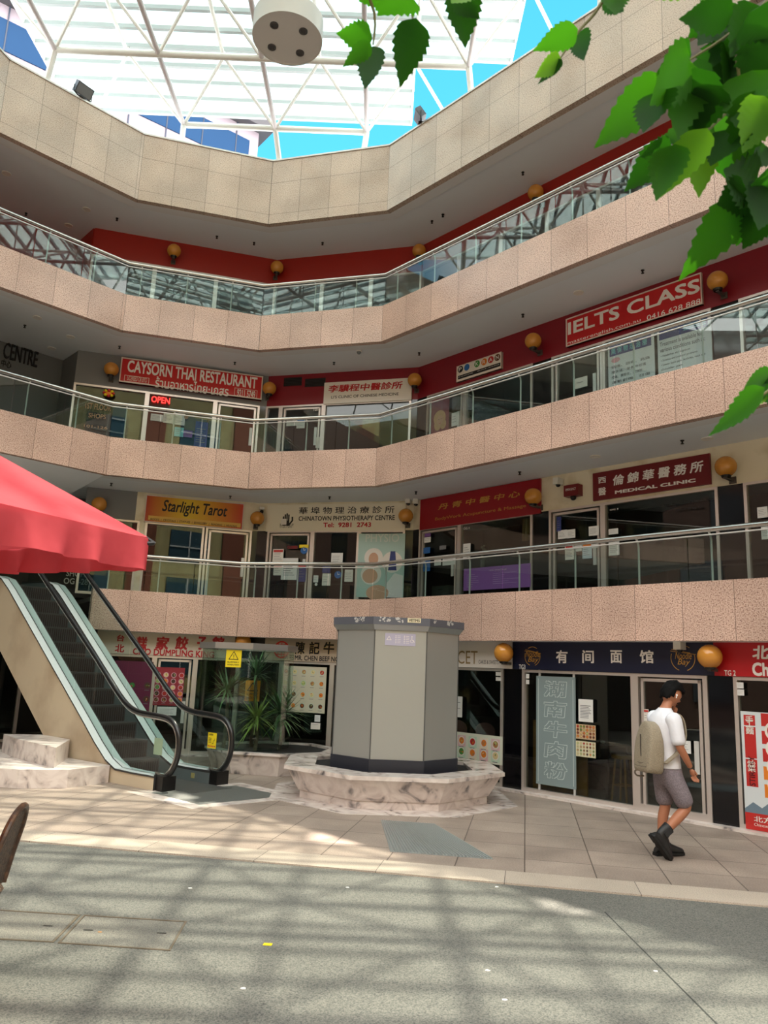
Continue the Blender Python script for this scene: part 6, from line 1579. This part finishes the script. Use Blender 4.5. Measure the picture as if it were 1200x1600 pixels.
b = MB(); b.tube([(-.181, .02, .36), (-.187, .0, .25), (-.186, -.015, .15)], .006, 6); b.build('pocket_zip', mat('zip_dark', (70, 62, 54), .6), bp)
b = MB(); b.tube(smooth([(-.11, -.130, .03), (-.12, -.135, .2), (-.12, -.12, .36), (-.10, -.07, .46), (-.095, 0, .49), (-.10, .07, .46), (-.12, .12, .36)]), .006, 6); b.build('main_zip', MATS['zip_dark'], bp)
for sgn in (-1, 1):
    b = MB(); pts = smooth([(-.02, sgn * .085, .46), (.05, sgn * .11, .575), (.13, sgn * .115, .60), (.19, sgn * .12, .56), (.215, sgn * .13, .47), (.205, sgn * .15, .36), (.12, sgn * .19, .24), (.0, sgn * .15, .11)])
    vs = []
    for p in pts: vs += [(p.x, p.y - .028, p.z), (p.x, p.y + .028, p.z)]
    b.add(vs, [(2 * i, 2 * i + 1, 2 * i + 3, 2 * i + 2) for i in range(len(pts) - 1)]); so2 = b.build('shoulder_strap', BPD if sgn > 0 else BPM, bp); sm = so2.modifiers.new('thick', 'SOLIDIFY'); sm.thickness = .014; sm.offset = 0
b = MB(); b.tube(smooth([(-.03, -.03, .49), (-.03, -.025, .53), (-.03, .025, .53), (-.03, .03, .49)]), .008, 6); b.build('grab_handle', mat('zip_dark'), bp)
b = MB(); b.tube(smooth([(-.10, .10, .05), (-.15, .14, -.01), (-.13, .13, -.05), (-.07, .10, -.045)]), .009, 6); b.build('hanging_strap', BPD, bp)

# ------------------------------------------------------------------ tree branch in front, top right
def leaf_mat(name, rgb, trgb):
    m = bpy.data.materials.new(name); m.use_nodes = True; n = m.node_tree.nodes; l = m.node_tree.links; p = n['Principled BSDF']; o = n['Material Output']
    p.inputs['Base Color'].default_value = (*lin(rgb), 1); p.inputs['Roughness'].default_value = .6; p.inputs['Specular IOR Level'].default_value = .15
    tl = n.new('ShaderNodeBsdfTranslucent'); tl.inputs[0].default_value = (*lin(trgb), 1); mx = n.new('ShaderNodeMixShader'); mx.inputs[0].default_value = .5
    l.new(p.outputs[0], mx.inputs[1]); l.new(tl.outputs[0], mx.inputs[2]); l.new(mx.outputs[0], o.inputs[0]); return m
LM = [leaf_mat('leaf_deep', (30, 66, 20), (44, 104, 14)), leaf_mat('leaf_mid', (40, 84, 24), (74, 150, 20)), leaf_mat('leaf_young', (78, 128, 36), (140, 208, 36))]
TWIG = mat('twig', (106, 104, 62), .7)
def leaflet(mb, a, c, wd, rnd, mi):
    """one toothed leaflet from its stalk at a to its tip at c, cupped along the midrib"""
    a, c = Vector(a), Vector(c); d = (c - a); L = d.length; d.normalize()
    v = (a + c) / 2 - CAM; v.normalize(); s_ = d.cross(v).normalized(); nn = s_.cross(d).normalized()
    tilt = rnd.uniform(-.9, .9); s_ = (s_ * math.cos(tilt) + nn * math.sin(tilt)).normalized(); nn = s_.cross(d).normalized()
    wd = wd / max(.55, abs(math.cos(tilt))); N = 18; rows = []
    for k in range(N + 1):
        f = k / N; w_ = wd * 1.12 * (math.sin(math.pi * f ** .62) ** .95) * (1 - .30 * f) if 0 < f < 1 else 0
        w_ *= 1 + (.11 if k % 2 else -.06) * (1 if .15 < f < .95 else 0)
        mid = a + d * (L * f) + nn * (.06 * L * math.sin(math.pi * f)); e_ = nn * (-.22 * w_); e2_ = d * (.12 * w_ * (1 if k % 2 else 0))
        rows.append((mid - s_ * w_ + e_ + e2_, mid - s_ * w_ * .5 + e_ * .2, mid, mid + s_ * w_ * .5 + e_ * .2, mid + s_ * w_ + e_ + e2_))
    vs = [p for r in rows for p in r]; mb.add(vs, [(5 * k + q, 5 * k + q + 1, 5 * k + q + 6, 5 * k + q + 5) for k in range(N) for q in range(4)], mi)
def branch(label, stems, leaves, sd, dep=1.5):
    rnd = random.Random(sd); p0 = at_depth(stems[0][0][0], stems[0][0][1], dep); t = thing('tree_branch', label, 'branch', T(p0.x, p0.y, p0.z)); I = T(-p0.x, -p0.y, -p0.z)
    b = MB()
    for st in stems:
        P = smooth([at_depth(x, y, dep * (st[0][2] if len(st[0]) > 2 else 1)) for x, y, *_ in st], 3); n = len(P); b.tube(P, .003, 6, rs=[.0042 - .0028 * i / n for i in range(n)])
    b.build('twig', TWIG, t, I, True)
    b = MB()
    for (x0, y0, x1, y1_, wp, mi) in leaves:
        dd = dep * rnd.uniform(.93, 1.07); a, c = at_depth(x0, y0, dd), at_depth(x1, y1_, dd * rnd.uniform(.95, 1.05)); leaflet(b, a, c, wp * dep / F_PX, rnd, mi)
    b.build('foliage', LM, t, I, True); return t
branch('single lobed leaves hanging into the top edge beside the drum light', [[(560, -40), (585, 20), (583, 70)], [(650, -60), (640, -20), (645, 30)]],
       [(605, -20, 560, 2, 22, 1), (582, 60, 525, 52, 22, 1), (580, 68, 535, 105, 13, 1), (584, 72, 570, 140, 20, 0), (650, 28, 625, 138, 26, 0), (640, -10, 590, 25, 24, 1)], 11, 1.5)
branch('leaf cluster hanging into the top edge right of the drum light', [[(720, -60), (725, -10), (720, 20)]], [(722, -25, 727, 76, 27, 0), (735, -30, 705, 5, 20, 2), (715, -20, 748, 30, 24, 0)], 12, 1.5)
branch('small sprig of four leaflets over the right parapet', [[(960, -30), (930, 20), (905, 48), (875, 92)]],
       [(903, 45, 832, 80, 19, 1), (905, 50, 912, 95, 17, 0), (876, 90, 835, 122, 13, 2), (878, 92, 840, 132, 8, 0), (955, -15, 962, 24, 20, 1), (945, -10, 975, 18, 18, 0)], 13, 1.5)
R1 = [(1100, -30, 1000, -2, 16, 2), (1148, 8, 1090, 72, 34, 0), (1150, 5, 1120, 50, 26, 0), (1080, 85, 1025, 115, 28, 0), (1078, 88, 1015, 165, 32, 1), (1075, 95, 1060, 220, 34, 1), (1082, 98, 1048, 140, 26, 2), (1040, 125, 928, 232, 33, 1), (1035, 140, 1005, 208, 24, 0), (1085, 105, 1090, 222, 36, 0),
      (1140, 40, 1180, 150, 42, 0), (1150, 60, 1085, 170, 38, 0), (1160, 30, 1200, 110, 40, 0), (1170, 20, 1205, 60, 34, 0), (1175, 110, 1150, 200, 34, 1), (1185, 120, 1165, 180, 30, 2), (1115, 195, 1030, 220, 26, 1), (1105, 200, 1030, 310, 24, 2), (1100, 205, 1092, 310, 26, 2), (1048, 225, 975, 300, 26, 0), (1050, 230, 1000, 245, 20, 0), (1055, 225, 1025, 315, 26, 1),
      (1112, 210, 1135, 280, 30, 0), (1185, 140, 1150, 270, 32, 1), (1195, 150, 1160, 240, 30, 2), (1200, 230, 1175, 260, 24, 0), (1198, 100, 1180, 230, 28, 1), (1170, 300, 1120, 320, 30, 0), (1180, 298, 1130, 265, 34, 0), (1172, 302, 1060, 440, 32, 1), (1185, 305, 1150, 385, 28, 0), (1190, 300, 1200, 262, 24, 0), (1195, 290, 1185, 360, 26, 0), (1145, 20, 1060, 30, 26, 0), (1165, 60, 1130, 130, 34, 0), (1190, 10, 1140, 90, 36, 0), (1130, 10, 1075, 60, 30, 0), (1155, 90, 1120, 190, 34, 0), (1160, 150, 1105, 215, 28, 1), (1200, 60, 1165, 150, 36, 0), (1120, 130, 1085, 215, 30, 0), (1150, 200, 1110, 260, 26, 0), (1200, 330, 1160, 390, 24, 0)]
branch('dense branch of toothed green leaves filling the top right corner', [[(1260, -60), (1190, 10), (1130, 60), (1080, 92), (1042, 122)], [(1230, 60), (1175, 130), (1110, 200), (1052, 228)], [(1240, 180), (1195, 280), (1172, 302)], [(1150, 50), (1155, 120), (1180, 150)]], R1, 14, 1.45)
branch('sprig of narrow green leaves at the right edge below the branch', [[(1260, 560), (1215, 600), (1180, 625)]], [(1205, 580, 1160, 612, 14, 1), (1195, 605, 1106, 682, 17, 1), (1200, 590, 1212, 640, 18, 0), (1195, 612, 1160, 640, 12, 2)], 15, 1.4)
